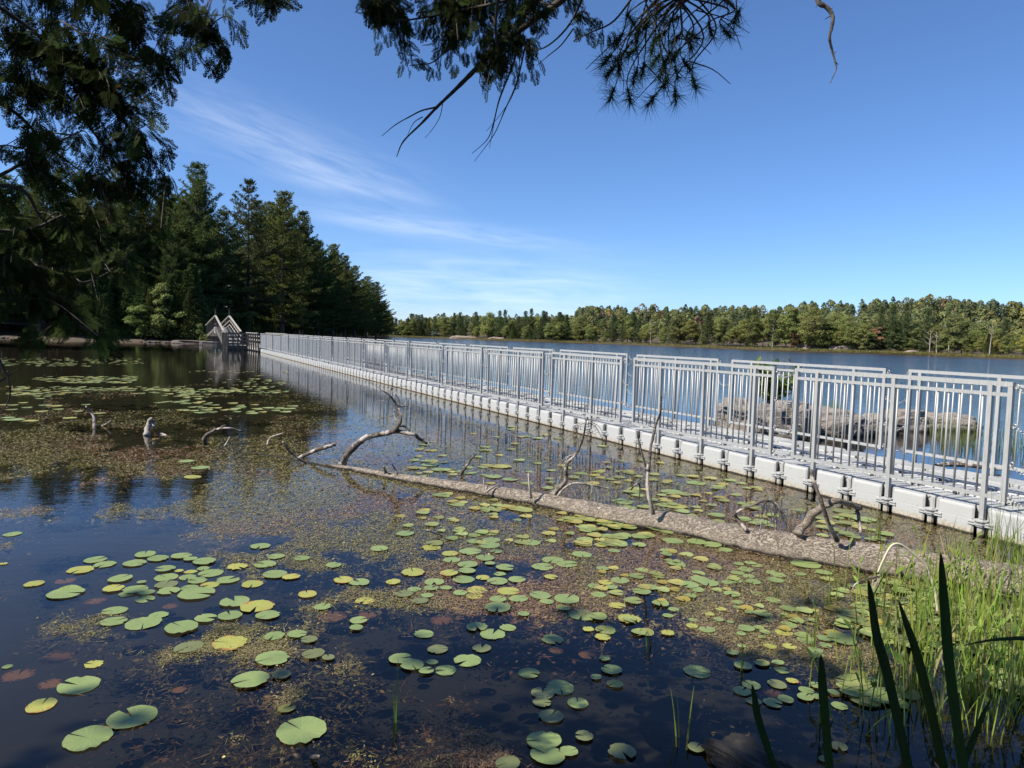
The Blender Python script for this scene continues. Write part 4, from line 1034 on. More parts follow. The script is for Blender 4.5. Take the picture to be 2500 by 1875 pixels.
B10, l10 = branch([(832, 1140), (837, 1131), (851, 1106), (875, 1082), (897, 1067), (929, 1060), (963, 1053), (984, 1056), (1011, 1062), (1024, 1071), (1042, 1084)], (838, 1134), 0.060, 0.022, seed=15, mat=m_branch, n=10)
twigs(B10, l10, 16, 0.14, 1.2, seed=8, start=0.35)
B11, l11 = branch([(963, 1053), (975, 1036), (978, 1022), (975, 1003), (967, 987), (956, 971), (944, 960), (932, 953)], (838, 1134), 0.030, 0.008, seed=16, mat=m_branch)
twigs(B11, l11, 12, 0.45, 0.1, seed=9, r=0.005)
branch([(975, 1032), (964, 1018), (963, 1001), (972, 997), (975, 978), (964, 962)], (838, 1134), 0.014, 0.006, seed=17)
branch([(963, 1050), (976, 1041), (990, 1042), (1000, 1052), (1012, 1058)], (838, 1134), 0.02, 0.008, seed=18, mat=m_branch)
branch([(745, 1134), (725, 1116), (709, 1105), (698, 1090), (691, 1079)], (745, 1133), 0.024, 0.014, seed=19, mat=m_branch)
branch([(726, 1122), (745, 1111), (772, 1099), (800, 1090), (820, 1085)], (730, 1120), 0.034, 0.03, seed=20, mat=m_branch, n=10)
branch([(812, 1088), (806, 1082), (803, 1078)], (730, 1120), 0.012, 0.006, seed=21)
branch([(505, 1090), (499, 1069), (517, 1055), (535, 1046), (551, 1039)], (505, 1084), 0.042, 0.02, seed=22, mat=m_branch, n=10)
branch([(530, 1048), (560, 1045), (594, 1054)], (505, 1084), 0.02, 0.013, seed=23, mat=m_branch)
branch([(549, 1090), (556, 1076), (562, 1063)], (549, 1088), 0.02, 0.005, seed=24)
branch([(652, 1088), (656, 1074), (664, 1066), (680, 1061), (696, 1056)], (651, 1085), 0.02, 0.010, seed=25)
def lone(pxs, foot, r0_, r1_, label, seed, mat=None):
    rt = empty('dead_branch', (0, 0, 0)); tag(rt, label, 'branch')
    return branch(pxs, foot, r0_, r1_, 'stem', rt, mat, seed=seed)
lone([(226, 1050), (231, 1038), (228, 1018), (220, 1004), (210, 992)], (231, 1039), 0.040, 0.016, 'curved bleached white stick rising from the water at far left', 30)
lone([(358, 1066), (361, 1044), (366, 1030), (369, 1023)], (360, 1062), 0.062, 0.040, 'thick pale broken stub standing in the water at left', 31)
lone([(372, 1026), (376, 1036), (377, 1048)], (360, 1060), 0.04, 0.02, 'dark splinter hanging beside the pale broken stub', 32, m_branch)
lone([(388, 1056), (402, 1062), (424, 1072)], (400, 1062), 0.03, 0.024, 'low dark branch lying on the water left of the log tip', 33, m_branch)
lone([(249, 1040), (262, 1034), (271, 1026)], (250, 1040), 0.02, 0.010, 'short thin stick beside the curved white stick', 34)
lone([(1124, 1162), (1130, 1150), (1138, 1139), (1150, 1122), (1163, 1107)], (1127, 1157), 0.028, 0.012, 'broken grey branch stub poking out of the water beyond the log', 35, m_branch)
lone([(1540, 1196), (1556, 1180), (1562, 1190), (1560, 1220)], (1560, 1222), 0.012, 0.006, 'small tangle of dead twigs in the water beyond the log', 36, m_branch)
lone([(1043, 1294), (1080, 1308), (1105, 1313), (1144, 1329)], (1105, 1313), 0.010, 0.006, 'thin pinkish stick floating among the lily pads in front of the log', 37)
lone([(690, 1858), (715, 1846), (740, 1850), (780, 1848)], (735, 1852), 0.016, 0.010, 'small dark stick floating at the bottom edge left of centre', 38, m_branch)

# ---------------------------------------------------------------- lily pads
def pad_mesh(seed, notch, curl=0.0, ragged=0.0):
    R = np.random.default_rng(seed); A = 30; a = np.linspace(notch, 2 * math.pi - notch, A)
    prof = 1 + 0.03 * np.sin(a * 2 + R.uniform(0, 6)) + 0.015 * np.sin(a * 7 + R.uniform(0, 6)) + R.normal(size=A) * (0.006 + ragged)
    for _ in range(R.integers(0, 4) if ragged > 0 or seed % 2 else 0):     # insect bites and torn edges
        prof -= R.uniform(0.05, 0.28) * np.exp(-((a - R.uniform(0.5, 5.8)) / R.uniform(0.05, 0.16)) ** 2)
    prof *= np.where(np.minimum(a, 2 * math.pi - a) < notch * 1.8, 0.97, 1.0)
    V = [[0, 0, 0.0]]; rs = (0.3, 0.65, 0.92, 1.0)
    for r in rs:
        for q in range(A):
            z = 0.018 + 0.012 * r * math.sin(a[q] * 3 + seed) + 0.006 * r * math.sin(a[q] * 5 + seed * 2)
            if curl: z += curl * max(0, r * math.cos(a[q] - math.pi * 0.55) - 0.55) ** 1.5
            rr_ = r * prof[q] * (1 - (0.10 if curl and math.cos(a[q] - math.pi * 0.55) > 0.6 and r > 0.9 else 0))
            V.append([math.cos(a[q]) * rr_, math.sin(a[q]) * rr_, z])
    T = [[0, 1 + q, 2 + q] for q in range(A - 1)]; Q = []
    for k in range(len(rs) - 1):
        for q in range(A - 1):
            b = 1 + k * A + q; Q.append([b, b + A, b + A + 1, b + 1])
    mb = MB(); mb.add(V, [np.array(T), np.array(Q)]); return mb
pads = {}
for key in 'gybo':
    pads[key] = [pad_mesh(s * 7 + 3, nt, 0.0, (0.03 if key in 'yb' else 0.004) * (s % 3)).mesh('pad', m_pad[key], True) for s, nt in enumerate((0.06, 0.12, 0.2, 0.09, 0.16, 0.05, 0.3, 0.1, 0.14))]
pads['c'] = [pad_mesh(51, 0.12, 0.55).mesh('pad', m_pad['g'], True)]
PA = "75,12,130;45,808,75;20,190,60,y;573,167,160;628,195,155;482,228,180,y;205,312,140,y;395,368,250,c;808,188,160;872,135,150;950,160,145;1088,145,135;1143,163,90;1228,178,155;990,223,140;1075,237,60,y;1145,237,85,y;1220,218,85;1265,247,170;998,273,160;1125,273,120;1185,292,130;1425,208,140,y;1368,288,150;998,318,160,o;1012,355,150;1140,338,120;1180,372,240;848,303,65;722,282,165;680,342,150,y;810,350,170;880,367,110;870,402,140;765,372,120;1260,318,130,y;1515,312,150,y;1590,193,150;1655,147,115;1562,85,130;1812,158,105;2002,199,105;1652,255,165;1745,270,120,y;1408,420,200;1540,450,220,y;1608,502,160;1380,506,165;1235,522,150;1090,577,230;860,545,240;955,497,130;688,472,170;683,537,175;575,405,150,b;1022,435,110,b;1132,693,195,o;1385,668,240,y;1398,595,130,b;1645,627,140;1783,615,130;1855,648,110,o;1638,762,220;1880,735,150,o;1970,758,85,o;1505,893,250;1690,862,125,o;562,793,130,y;472,920,300;248,1042,220,y;795,1112,320;530,1240,340;1812,1195,330;1720,1060,120,y;1935,450,115;1985,500,210,b;1845,375,130,y;340,745,240,b;110,850,230,b;300,900,180,b;1075,935,100,b;395,285,150,b"
PB = "465,12,115;310,102,120;622,92,125,y;880,18,85;980,8,85;875,55,95;983,48,115;970,80,140;1220,65,125;735,130,110,y;855,118,140;1010,118,80;745,170,115;945,157,120;840,197,130;975,190,65;1065,215,120;835,235,110;728,250,120,y;1032,250,80;1290,208,145;1350,168,140;1435,192,140;40,198,90;512,242,155,y;95,288,130,y;190,302,140;393,300,100,y;640,302,130;620,338,100;710,337,75;520,348,90;457,375,115,o;597,385,85;555,418,105,o;795,370,95;880,383,110,y;895,348,130,y;815,285,140;930,273,95,y;1020,295,135;1135,285,115;745,402,70,b;1340,270,90,y;1085,357,140,y;1022,405,110;1145,403,125;1275,383,140;1435,405,170;1315,422,90;1020,457,170;1175,495,80;1410,460,100,y;1525,498,175;1735,440,110,y;1810,522,160,y;1600,323,90;1755,290,120;1665,303,95,y;1625,377,100;1705,332,80;1885,358,120;1940,333,95;1525,137,130;1640,80,85,y;1760,80,80;1720,115,80;1875,28,130;1650,222,85;895,575,135;1080,573,110;990,613,170;575,612,130;1350,645,150;660,705,130,o;925,698,125,o;1565,585,75,y;1650,633,100,y;1370,700,105,b;1560,728,125,b;1663,762,75;1703,830,135;1610,875,75;1722,917,105,y;435,765,150;505,802,155;592,838,100;708,830,140;627,780,75;838,772,180;1207,848,138;1395,935,190;1290,970,150,o;1285,1025,120,o;1500,1030,140;1340,1110,160,o;1297,1255,225;1318,1345,220;1445,1322,120;1080,1395,160,o;1538,1230,120,o;1765,1325,180,o;185,535,115;170,578,90;225,412,130,y;160,350,130,b;240,490,130,b;60,495,130,b;680,520,150,b;1640,460,120,b"
PC_ = "120,432,110;105,300,140;245,305,130;340,322,130;420,355,95;70,360,100;200,565,140;270,535,130;320,555,140;255,600,75;460,622,115;605,610,70;495,665,75;490,697,60;707,655,105;110,710,75;75,748,70;225,775,60;325,740,65,y;395,710,70,y;220,812,80,y;310,835,105;75,855,90,y;380,775,70;450,790,50;545,828,115;515,862,65;565,730,70;685,770,90;762,750,65;800,803,115;770,848,120,y;640,875,55;905,895,130;1015,885,110;518,932,60;690,935,85,y;805,935,95,y;960,960,105;1020,930,90;970,990,90;462,973,80;525,1052,120;640,1037,100,y;735,1035,85;760,1075,105;250,1083,180;575,1165,125;730,1160,130,o;820,1140,85,y;520,1203,125;710,1210,130,b;590,1265,105,o;705,1275,130;780,1252,110;905,1200,100;900,1240,110;980,1240,90;960,1170,90;1220,1105,120,y;1300,1140,80;1070,1215,80;1215,1245,100;1105,1290,110;1150,722,90;1390,690,110;1270,685,110;1500,675,90;1130,805,120;1075,858,100;960,718,60,y;870,500,75;1010,490,110;900,440,200;245,1545,120,o;1100,1540,120,o;1020,1620,90,o;500,440,70;570,435,75;610,445,80;540,468,110;490,490,90;700,490,90;560,512,85;740,505,100;720,535,110;480,540,90;590,545,100;430,550,80;350,445,70;250,490,70"
plist = []
for txt, x0, y0 in ((PA, 0, 1300), (PB, 800, 1300), (PC_, 1600, 1200)):
    for it in txt.split(';'):
        q = it.split(','); plist.append((x0 + float(q[0]) / 2.458, y0 + float(q[1]) / 2.458, float(q[2]) / 2.458, q[3] if len(q) > 3 else 'g'))
# a few that stand out beyond the log and at the far left
for x, y, w, k in [(1225, 1140, 52, 'y'), (1050, 1136, 48, 'g'), (1073, 1148, 44, 'g'), (1205, 1165, 45, 'g'), (1245, 1172, 40, 'g'), (1650, 1237, 60, 'y'), (1520, 1225, 60, 'g'), (1535, 1240, 40, 'g'), (1700, 1180, 55, 'g'), (1640, 1202, 60, 'g'),
                   (35, 1025, 60, 'g'), (20, 1020, 40, 'g'), (75, 1028, 45, 'y'), (170, 1021, 42, 'y'), (455, 1127, 45, 'g'), (490, 1143, 50, 'g'), (470, 1166, 50, 'y'), (1858, 1275, 50, 'g'), (2060, 1250, 60, 'o'), (2075, 1262, 60, 'g'), (2110, 1270, 62, 'g')]:
    plist.append((x, y, w, k))
COLN = {'g': 'green', 'y': 'yellowing', 'b': 'brown decaying', 'o': 'dull olive', 'c': 'curled yellow-rimmed'}
def zone(px, py):
    if py < 1180: return 'on the water beyond the log at left' if px < 600 else 'on the water beyond the log in the middle'
    if py < 1290 and px > 1400 or (px > 1700 and py < 1335 - (2100 - px) * 0.1): return 'between the log and the dock'
    if px < 330: return 'near the left edge' if py < 1560 else 'in the lower left corner'
    if px < 760: return 'in the left foreground cluster' if py < 1560 else 'in the shaded water at lower left'
    if px < 1150: return 'in the loose cluster left of centre' if py < 1520 else 'in the dark water at bottom centre'
    if px < 1600: return ('in front of the log at centre' if py < 1410 else 'in the middle of the open foreground') if py < 1570 else 'in the shaded water near the sunken rock'
    if px < 2000: return 'in the crowded patch below the log' if py < 1480 else 'left of the marsh plants' if py < 1620 else 'in the shade beside the dark blades'
    return 'among the marsh plants at right'
zc = {}; objs = []
zi = 0
for px, py, w, k in plist:
    p = P(px, py); dist = np.linalg.norm(p - CAM); r = w / 2 / FPX * ((p - CAM) @ fwd) * 0.95 / math.sqrt(1 + ((px - CX) / FPX) ** 2)
    me = rnd.choice(pads[k]); zi += 1
    rz = rnd.uniform(0, 6.283) if k != 'c' else 0.0
    zz = 0.003 + (zi % 17) * 0.0005
    if k in 'b': zz = -0.008 + (zi % 5) * 0.0008
    o = link('lily_pad', me, None, (p[0], p[1], zz), (rnd.gauss(0, 0.003), rnd.gauss(0, 0.003), rz), (r, r * rnd.uniform(0.9, 1.0), r))
    objs.append((zone(px, py), COLN[k], px, o))
objs.sort(key=lambda q: (q[0], q[1], q[2]))
for z, c, px, o in objs:
    key = (z, c); zc[key] = zc.get(key, 0) + 1
tot = dict(zc); zc = {}
for z, c, px, o in objs:
    key = (z, c); zc[key] = zc.get(key, 0) + 1
    lab = '%s lily pad %s' % (c, z) if tot[key] == 1 else '%s lily pad %s, %s from the left' % (c, z, ordinal(zc[key]))
    tag(o, lab, 'lily pad', 'lily pads ' + z)
# the remaining small far pads: one mass
fpb = MB()
def scatter_pads(poly, n, wr, cols, clump=None):
    k = 0
    while k < n:
        px = rnd.uniform(poly[0], poly[1]); py = rnd.uniform(poly[2], poly[3])
        p = P(px, py)
        if clump and fbm(p[0] * clump[0], p[1] * clump[0], clump[1], 3) < clump[2]: k += 0.06; continue
        if (p[:2] - DA[:2]) @ n_d > -0.4: k += 0.2; continue
        r = rnd.uniform(*wr); a0 = rnd.uniform(0, 6.28); a = np.linspace(0.15, 6.13, 13) + a0
        V = np.vstack([[p[0], p[1], 0.006], np.c_[p[0] + np.cos(a) * r, p[1] + np.sin(a) * r, 0.006 + 0.004 * np.sin(a * 2)]]); V[:, 2] += rnd.uniform(0, 0.012)
        T = np.array([[0, q, q + 1] for q in range(1, 13)]); c = cols[rnd.randrange(len(cols))]
        fpb.add(V, T, np.array(c) * rnd.uniform(0.8, 1.2)); k += 1
GRN = [(0.20, 0.25, 0.085), (0.24, 0.28, 0.10), (0.22, 0.24, 0.08), (0.32, 0.29, 0.09)]
scatter_pads((-30, 350, 874, 895), 190, (0.08, 0.12), GRN, (0.25, 3, 0.3))
scatter_pads((-30, 330, 902, 936), 170, (0.08, 0.12), GRN, (0.3, 4, 0.40))
scatter_pads((20, 660, 944, 985), 200, (0.07, 0.12), GRN, (0.4, 5, 0.46))
scatter_pads((360, 700, 905, 960), 130, (0.07, 0.12), GRN, (0.4, 6, 0.45))
scatter_pads((440, 720, 980, 1010), 40, (0.09, 0.14), GRN, (0.5, 7, 0.5))
scatter_pads((0, 300, 985, 1010), 12, (0.09, 0.14), GRN)
scatter_pads((1000, 1900, 1040, 1250), 150, (0.05, 0.10), GRN + [(0.28, 0.24, 0.06)], (0.9, 8, 0.42))
scatter_pads((1500, 2200, 1150, 1320), 70, (0.05, 0.09), GRN, (1.0, 9, 0.4))
scatter_pads((950, 1700, 1230, 1330), 50, (0.04, 0.075), GRN + [(0.28, 0.24, 0.06)], (1.2, 10, 0.47))
scatter_pads((1450, 2150, 1330, 1560), 85, (0.03, 0.065), GRN + [(0.30, 0.24, 0.05)], (1.4, 11, 0.45))
scatter_pads((1380, 1520, 1255, 1330), 50, (0.05, 0.085), GRN)
scatter_pads((2050, 2500, 1420, 1720), 110, (0.05, 0.09), GRN, (1.6, 12, 0.35))
tag(fpb.build('small_lily_pads', m_weed), 'many small lily pads scattered over the lagoon', 'lily pads', kind='stuff')

# ---------------------------------------------------------------- floating and submerged water weed
def weed_layer(name, n, zr, size, thr, label, dark=1.0, blob=False, soft=0.022, seed=20):
    mb = MB(); k = 0; P_ = []
    m = n * 6
    px = rng.uniform(-60, 2560, m); py = 850 + (1875 - 850) * rng.uniform(0.0, 1, m) ** 0.85
    d = fwd[None] + right[None] * ((px - CX) / FPX)[:, None] + up[None] * ((CY - py) / FPX)[:, None]
    t = -CAM[2] / d[:, 2]; X = CAM[0] + d[:, 0] * t; Y = CAM[1] + d[:, 1] * t
    f = fbm(X * 0.55 + Y * 0.15, Y * 0.42, 20, 5) * 0.5 + fbm(X * 1.9, Y * 1.5, 23, 5) * 0.5
    # where the mats lie: dense mid-lagoon, thin close to the bank and in the far open water
    g = np.interp(py, [850, 900, 960, 1040, 1110, 1200, 1330, 1450, 1560, 1700, 1875], [-0.25, -0.16, -0.08, 0.02, 0.05, 0.045, 0.03, 0.005, -0.05, -0.10, -0.12])
    g += np.interp(px, [0, 300, 700, 1100, 1800, 2500], [-0.005, 0.0, 0.01, 0.012, -0.012, -0.03])
    g += 0.035 * np.exp(-((px - 760) / 330) ** 2 - ((py - 1190) / 110) ** 2) + 0.03 * np.exp(-((px - 120) / 260) ** 2 - ((py - 1480) / 120) ** 2)
    g += np.where((px < 520) & (py > 1060) & (py < 1240), -0.03, 0)
    lag = ((X - DA[0]) * n_d[0] + (Y - DA[1]) * n_d[1]) < -0.05
    keep = (f + g > thr + rng.normal(size=m) * soft) & lag
    X, Y, f, py = X[keep][:n], Y[keep][:n], f[keep][:n], py[keep][:n]; m = len(X)
    hue = fbm(X * 0.8, Y * 0.8, seed + 40, 3) + rng.normal(size=m) * 0.07
    c = np.where((hue < 0.50)[:, None], jitter((0.20, 0.175, 0.075), m, 0.22, 0.10), np.where((hue < 0.61)[:, None], jitter((0.235, 0.185, 0.10), m, 0.22, 0.10), jitter((0.225, 0.145, 0.095), m, 0.22, 0.10)))
    hi = rng.random(m) < 0.015; c[hi] = jitter((0.36, 0.31, 0.13), int(hi.sum()))
    a = rng.uniform(0, 6.283, m); strand = rng.random(m) < (0.0 if blob else 0.45)
    L = np.where(strand, rng.uniform(1.0, 3.2, m), rng.uniform(0.35, 1.1, m)) * size * np.interp(py, [850, 1000, 1300, 1875], [2.4, 1.5, 0.85, 0.6]); w = L * np.where(strand, rng.uniform(0.03, 0.09, m), rng.uniform(0.3, 0.65, m))
    ca, sa = np.cos(a), np.sin(a); z = rng.uniform(zr[0], zr[1], m); tz = rng.normal(size=m) * 0.10 * L
    u = np.c_[ca * L / 2, sa * L / 2, tz]; v = np.c_[-sa * w / 2, ca * w / 2, rng.normal(size=m) * 0.15 * w]; p = np.c_[X, Y, z]
    V = np.stack([p - u, p + v, p + u, p - v], 1).reshape(-1, 3)
    mb.add(V, np.arange(m * 4).reshape(-1, 4), np.repeat(c * dark, 4, 0))
    return tag(mb.build(name, m_weed), label, 'water weed', kind='stuff')
weed_layer('weed_mat', 50000, (-0.045, -0.008), 0.085, 0.500, 'soft olive-brown beds of water weed just below the lagoon surface', 0.8, True)
weed_layer('floating_weed', 340000, (-0.008, 0.007), 0.027, 0.500, 'brown and olive water weed floating in broken mats on the lagoon')
weed_layer('submerged_weed', 45000, (-0.14, -0.015), 0.05, 0.46, 'brownish weed strands hanging just under the lagoon surface', 0.6, False, 0.05)
# pollen-like specks on the dark water at left
mb = MB(); n = 9000; px = rng.uniform(0, 760, n); py = rng.uniform(960, 1260, n)
d = fwd[None] + right[None] * ((px - CX) / FPX)[:, None] + up[None] * ((CY - py) / FPX)[:, None]; t = -CAM[2] / d[:, 2]; X = d[:, 0] * t; Y = d[:, 1] * t
sw = np.abs(np.sin((fbm(X * 0.5, Y * 0.35, 60, 3) * 22))) ; keep = (rng.random(n) < 0.12) | (sw < 0.05); X, Y = X[keep], Y[keep]; n = len(X)
add_quads(mb, np.c_[X, Y, np.full(n, 0.002)], np.tile([0, 0, 1.0], (n, 1)), rng.uniform(0.005, 0.012, n), jitter((0.42, 0.40, 0.30), n), 0.9)
tag(mb.build('floating_specks', m_weed), 'pale floating specks drifting in swirls on the dark water at left', 'debris', kind='stuff')

# ---------------------------------------------------------------- marsh plants on the right
mb = MB(); nbl = 680; bp = []
while len(bp) < nbl:
    px = rnd.uniform(2080, 2640); py = rnd.uniform(1385, 1760)
    p = P(px, py)
    dens = np.interp(px, [2080, 2180, 2300, 2640], [0.03, 0.25, 0.9, 1]) * np.interp(py, [1385, 1440, 1600, 1700, 1760], [0.8, 1, 0.9, 0.35, 0.2]) * (0.35 + fbm(p[0] * 3, p[1] * 3, 70, 2))
    if rnd.random() < dens: bp.append([p[0], p[1], -0.05])
bp = np.array(bp); n = len(bp)
blades(mb, bp, rng.uniform(0.20, 0.55, n), rng.uniform(0.006, 0.014, n), np.abs(rng.normal(size=n)) * 0.26, np.where(rng.random((n, 1)) < 0.2, jitter((0.42, 0.36, 0.18), n), jitter((0.22, 0.29, 0.05), n, 0.35, 0.15)))
stem_n = 260; bp = []
while len(bp) < stem_n:
    px = rnd.uniform(1960, 2560); py = rnd.uniform(1400, 1800)
    if rnd.random() < np.interp(px, [1960, 2100, 2250, 2560], [0.06, 0.5, 1, 0.8]): p = P(px, py); bp.append([p[0], p[1], -0.05])
bp = np.array(bp); n = len(bp); hh = rng.uniform(0.16, 0.40, n); ln_ = np.abs(rng.normal(size=n)) * 0.25
a = rng.uniform(0, 6.283, n); tip = bp + np.c_[np.cos(a) * ln_ * hh, np.sin(a) * ln_ * hh, hh]
cc = jitter((0.28, 0.35, 0.08), n, 0.25, 0.12)
for k in range(n):
    V, F = tube(smooth_line([bp[k], (bp[k] + tip[k]) / 2 + [0, 0, 0.02], tip[k]], 2), [0.004, 0.0035, 0.003, 0.003, 0.0025], 4, False); mb.add(V, F, cc[k])
    d = np.array([math.cos(a[k]) * 0.5, math.sin(a[k]) * 0.5, 0.9]); d /= np.linalg.norm(d); s = np.cross(d, rng.normal(size=3)); s /= np.linalg.norm(s); L = rng.uniform(0.06, 0.12); W = L * rng.uniform(0.08, 0.15)
    f = np.array([0, 0.2, 0.45, 0.7, 1.0]); wd = np.array([0.15, 0.8, 1.0, 0.7, 0.02]) * W
    ctrl = tip[k] + d * (f * L)[:, None] + np.c_[np.zeros((5, 2)), -0.03 * f * f]
    V = np.stack([ctrl - s * wd[:, None], ctrl + s * wd[:, None]], 1).reshape(-1, 3); mb.add(V, np.array([[2 * i, 2 * i + 1, 2 * i + 3, 2 * i + 2] for i in range(4)]), cc[k] * 0.9)
tag(mb.build('marsh_plants', m_reed), 'bright green marsh grass and arrow-leaved plants at the right bank', 'marsh plants', kind='stuff')
for pts, nb, h, lab in [([(2130, 1322), (2138, 1318)], 5, 0.42, 'slim reed tuft standing beside the grey dock floats'), ([(2022, 1480), (2030, 1470), (2045, 1465)], 5, 0.30, 'thin reed tuft left of the marsh plants'),
                        ([(1890, 1455)], 5, 0.16, 'tiny reed tuft in the crowded pads below the log'), ([(1970, 1570), (1985, 1580)], 4, 0.28, 'sparse reed stems rising among pads left of the marsh'),
                        ([(1810, 1640)], 3, 0.22, 'pair of thin stems growing out of a lily pad'), ([(2420, 1400), (2450, 1420), (2475, 1410)], 16, 0.75, 'tall upright reed tuft at the right edge in front of the dock'),
                        ([(1580, 1575)], 3, 0.2, 'few hair-thin grass stems in open water right of centre'), ([(960, 1770)], 2, 0.33, 'single leaning dark stem in the shaded water at bottom'), ([(1655, 1790), (1665, 1800)], 2, 0.28, 'thin stems beside the sunken dark rock')]:
    reed_tuft('reed_tuft', [P(*q) for q in pts], nb, h, lab, w=0.007, spread=0.025, lean=0.13)
# bent dead stalk
st = empty('dead_stalk', (0, 0, 0)); tag(st, 'pale dead stalk bent over in an arch above the marsh plants', 'stalk')
def sl(pxs, r0_, r1_, Y0, nm, mat=m_dead):
    ln = smooth_line([D(x, y, Y0) for x, y in pxs], 6); V, F = tube(ln, np.linspace(r0_, r1_, len(ln)), 7); q = MB(); q.add(V, F); return q.build(nm, mat, st, True)
m_straw = mk_simple('dry_straw', (0.52, 0.46, 0.36), 0.7)
sl([(2143, 1398), (2156, 1368), (2175, 1334), (2196, 1328), (2225, 1348), (2262, 1382), (2276, 1420), (2284, 1450), (2290, 1500)], 0.006, 0.010, 4.75, 'stem', m_straw)
sl([(2152, 1405), (2120, 1412), (2090, 1425), (2080, 1442)], 0.006, 0.004, 4.75, 'bent_tip', m_branch)
for k in range(10):
    sl([(2148, 1402), (2140 + rnd.uniform(-14, 14), 1418), (2138 + rnd.uniform(-22, 22), 1436 + rnd.uniform(-8, 10))], 0.0025, 0.001, 4.75, 'rootlet', m_straw)
# sunken dark rock at the bottom
a_, b_ = P(1735, 1850), P(1880, 1850); c_ = (a_ + b_) / 2
tag(link('sunken_rock', rock_mesh(77, 0.115, 0.21, 0.075, m_wetrock, 5, 0.5), None, (c_[0] + 0.02, c_[1] - 0.07, 0.0), (0, 0, 0.45)), 'dark wet mossy rock just breaking the surface at the bottom edge', 'rock')

q_ = P(1640, 1690)
tag(link('submerged_stone', rock_mesh(81, 0.17, 0.13, 0.10, m_rock2, 4, 0.25), None, (q_[0], q_[1], -0.17), (0, 0, 0.8)), 'pale stone lying under the water left of the sunken dark rock', 'rock')
# big dark blades close to the camera: (points in pixels, distance, half width, label)
def big_blade(pxs, Y0, w, label):
    root = empty('reed_leaf', (0, 0, 0)); pts = [D(x, y, Y0 + 0.05 * k) for k, (x, y) in enumerate(pxs)]
    last = pts[-1] - pts[-2]; e = pts[-1].copy(); k = 0
    while e[2] > 0.1 and k < 12: e = e + last / np.linalg.norm(last) * 0.12; pts.append(e.copy()); k += 1
    ln = smooth_line(pts, 5); m = len(ln); f = np.linspace(0, 1, m); wd = w * np.clip(f * 4.0, 0.02, 1) ** 0.6 * (1 - 0.2 * f)
    T = np.gradient(ln, axis=0); T /= np.linalg.norm(T, axis=1)[:, None]; s = np.cross(T, [0.2, 1, 0.1]); s /= np.linalg.norm(s, axis=1)[:, None]; nn = np.cross(T, s)
    V = np.stack([ln - s * wd[:, None], ln + nn * (wd * 0.35)[:, None], ln + s * wd[:, None], ln - nn * (wd * 0.12)[:, None]], 1).reshape(-1, 3)
    F = np.array([[4 * i + a, 4 * i + (a + 1) % 4, 4 * i + 4 + (a + 1) % 4, 4 * i + 4 + a] for i in range(m - 1) for a in range(4)])
    mb = MB(); mb.add(V, F, jitter((0.055, 0.10, 0.03), 1)[0]); mb.build('blade', m_reed, root)
    tag(root, label, 'leaf', 'dark reed leaves close to the camera')
big_blade([(1836, 1672), (1842, 1700), (1852, 1757), (1889, 1871)], 1.75, 0.0105, 'leftmost dark reed leaf rising from the bottom edge')
big_blade([(2004, 1598), (2006, 1630), (2009, 1688), (2025, 1875)], 1.7, 0.0120, 'short upright dark reed leaf, second from left')
big_blade([(2120, 1416), (2127, 1460), (2141, 1554), (2170, 1660), (2218, 1875)], 1.6, 0.0125, 'long dark reed leaf leaning right, third from left')
big_blade([(2194, 1466), (2212, 1520), (2235, 1586), (2267, 1708), (2304, 1875)], 1.6, 0.0120, 'long dark reed leaf leaning right, fourth from left')
big_blade([(2297, 1350), (2300, 1400), (2306, 1485), (2320, 1647), (2349, 1859)], 1.5, 0.0125, 'tallest dark reed leaf, in front of the bent stalk')
big_blade([(2420, 1704), (2400, 1745), (2378, 1800), (2350, 1870)], 1.6, 0.0095, 'dark reed leaf leaning left at bottom right')
big_blade([(2352, 1576), (2400, 1566), (2450, 1560), (2520, 1562), (2620, 1600)], 1.6, 0.008, 'dark reed leaf lying horizontally at the right edge')

# ---------------------------------------------------------------- overhanging trees
def spray_template():
    V = []; F = []
    def kite(p, d, L, w, z=0):
        p = np.array(p); d = np.array(d) / np.linalg.norm(d); s = np.array([-d[1], d[0]]); k = len(V)
        for q in (p, p + d * L * 0.45 + s * w, p + d * L, p + d * L * 0.45 - s * w): V.append([q[0], q[1], -0.22 * q[0] ** 2 - 0.5 * q[1] ** 2 * 0.3])
        F.append([k, k + 1, k + 2, k + 3])
    kite((0, 0), (1, 0), 1.0, 0.016)
    R = random.Random(3)
    for i in range(8):
        x = 0.08 + 0.115 * i
        for sg in (-1, 1):
            L = (0.46 * (1 - x) ** 0.8 + 0.10) * R.uniform(0.8, 1.15); a = R.uniform(0.6, 0.85) * sg; d = (math.cos(a), math.sin(a))
            b = np.array([x + (0.05 if sg > 0 else 0), 0]); kite(b, d, L, 0.02)
            for j in range(3):
                f = 0.25 + 0.25 * j; q = b + np.array(d) * L * f; l2 = L * (0.5 - 0.1 * j)
                for s2 in (-1, 1): kite(q, (math.cos(a + s2 * 0.6), math.sin(a + s2 * 0.6)), l2 * R.uniform(0.7, 1.1), 0.019)
    return np.array(V), np.array(F)
SPV, SPF = spray_template()
def add_sprays(mb, pos, axis, nrm, size, col):
    n = len(pos); axis = axis / np.linalg.norm(axis, axis=1)[:, None]; y = np.cross(nrm, axis); y /= np.linalg.norm(y, axis=1)[:, None] + 1e-9; z = np.cross(axis, y)
    V = pos[:, None] + size[:, None, None] * (SPV[None, :, 0:1] * axis[:, None] + SPV[None, :, 1:2] * y[:, None] + SPV[None, :, 2:3] * z[:, None])
    F = SPF[None] + (np.arange(n) * len(SPV))[:, None, None]
    mb.add(V.reshape(-1, 3), F.reshape(-1, 4), np.repeat(col, len(SPV), 0))
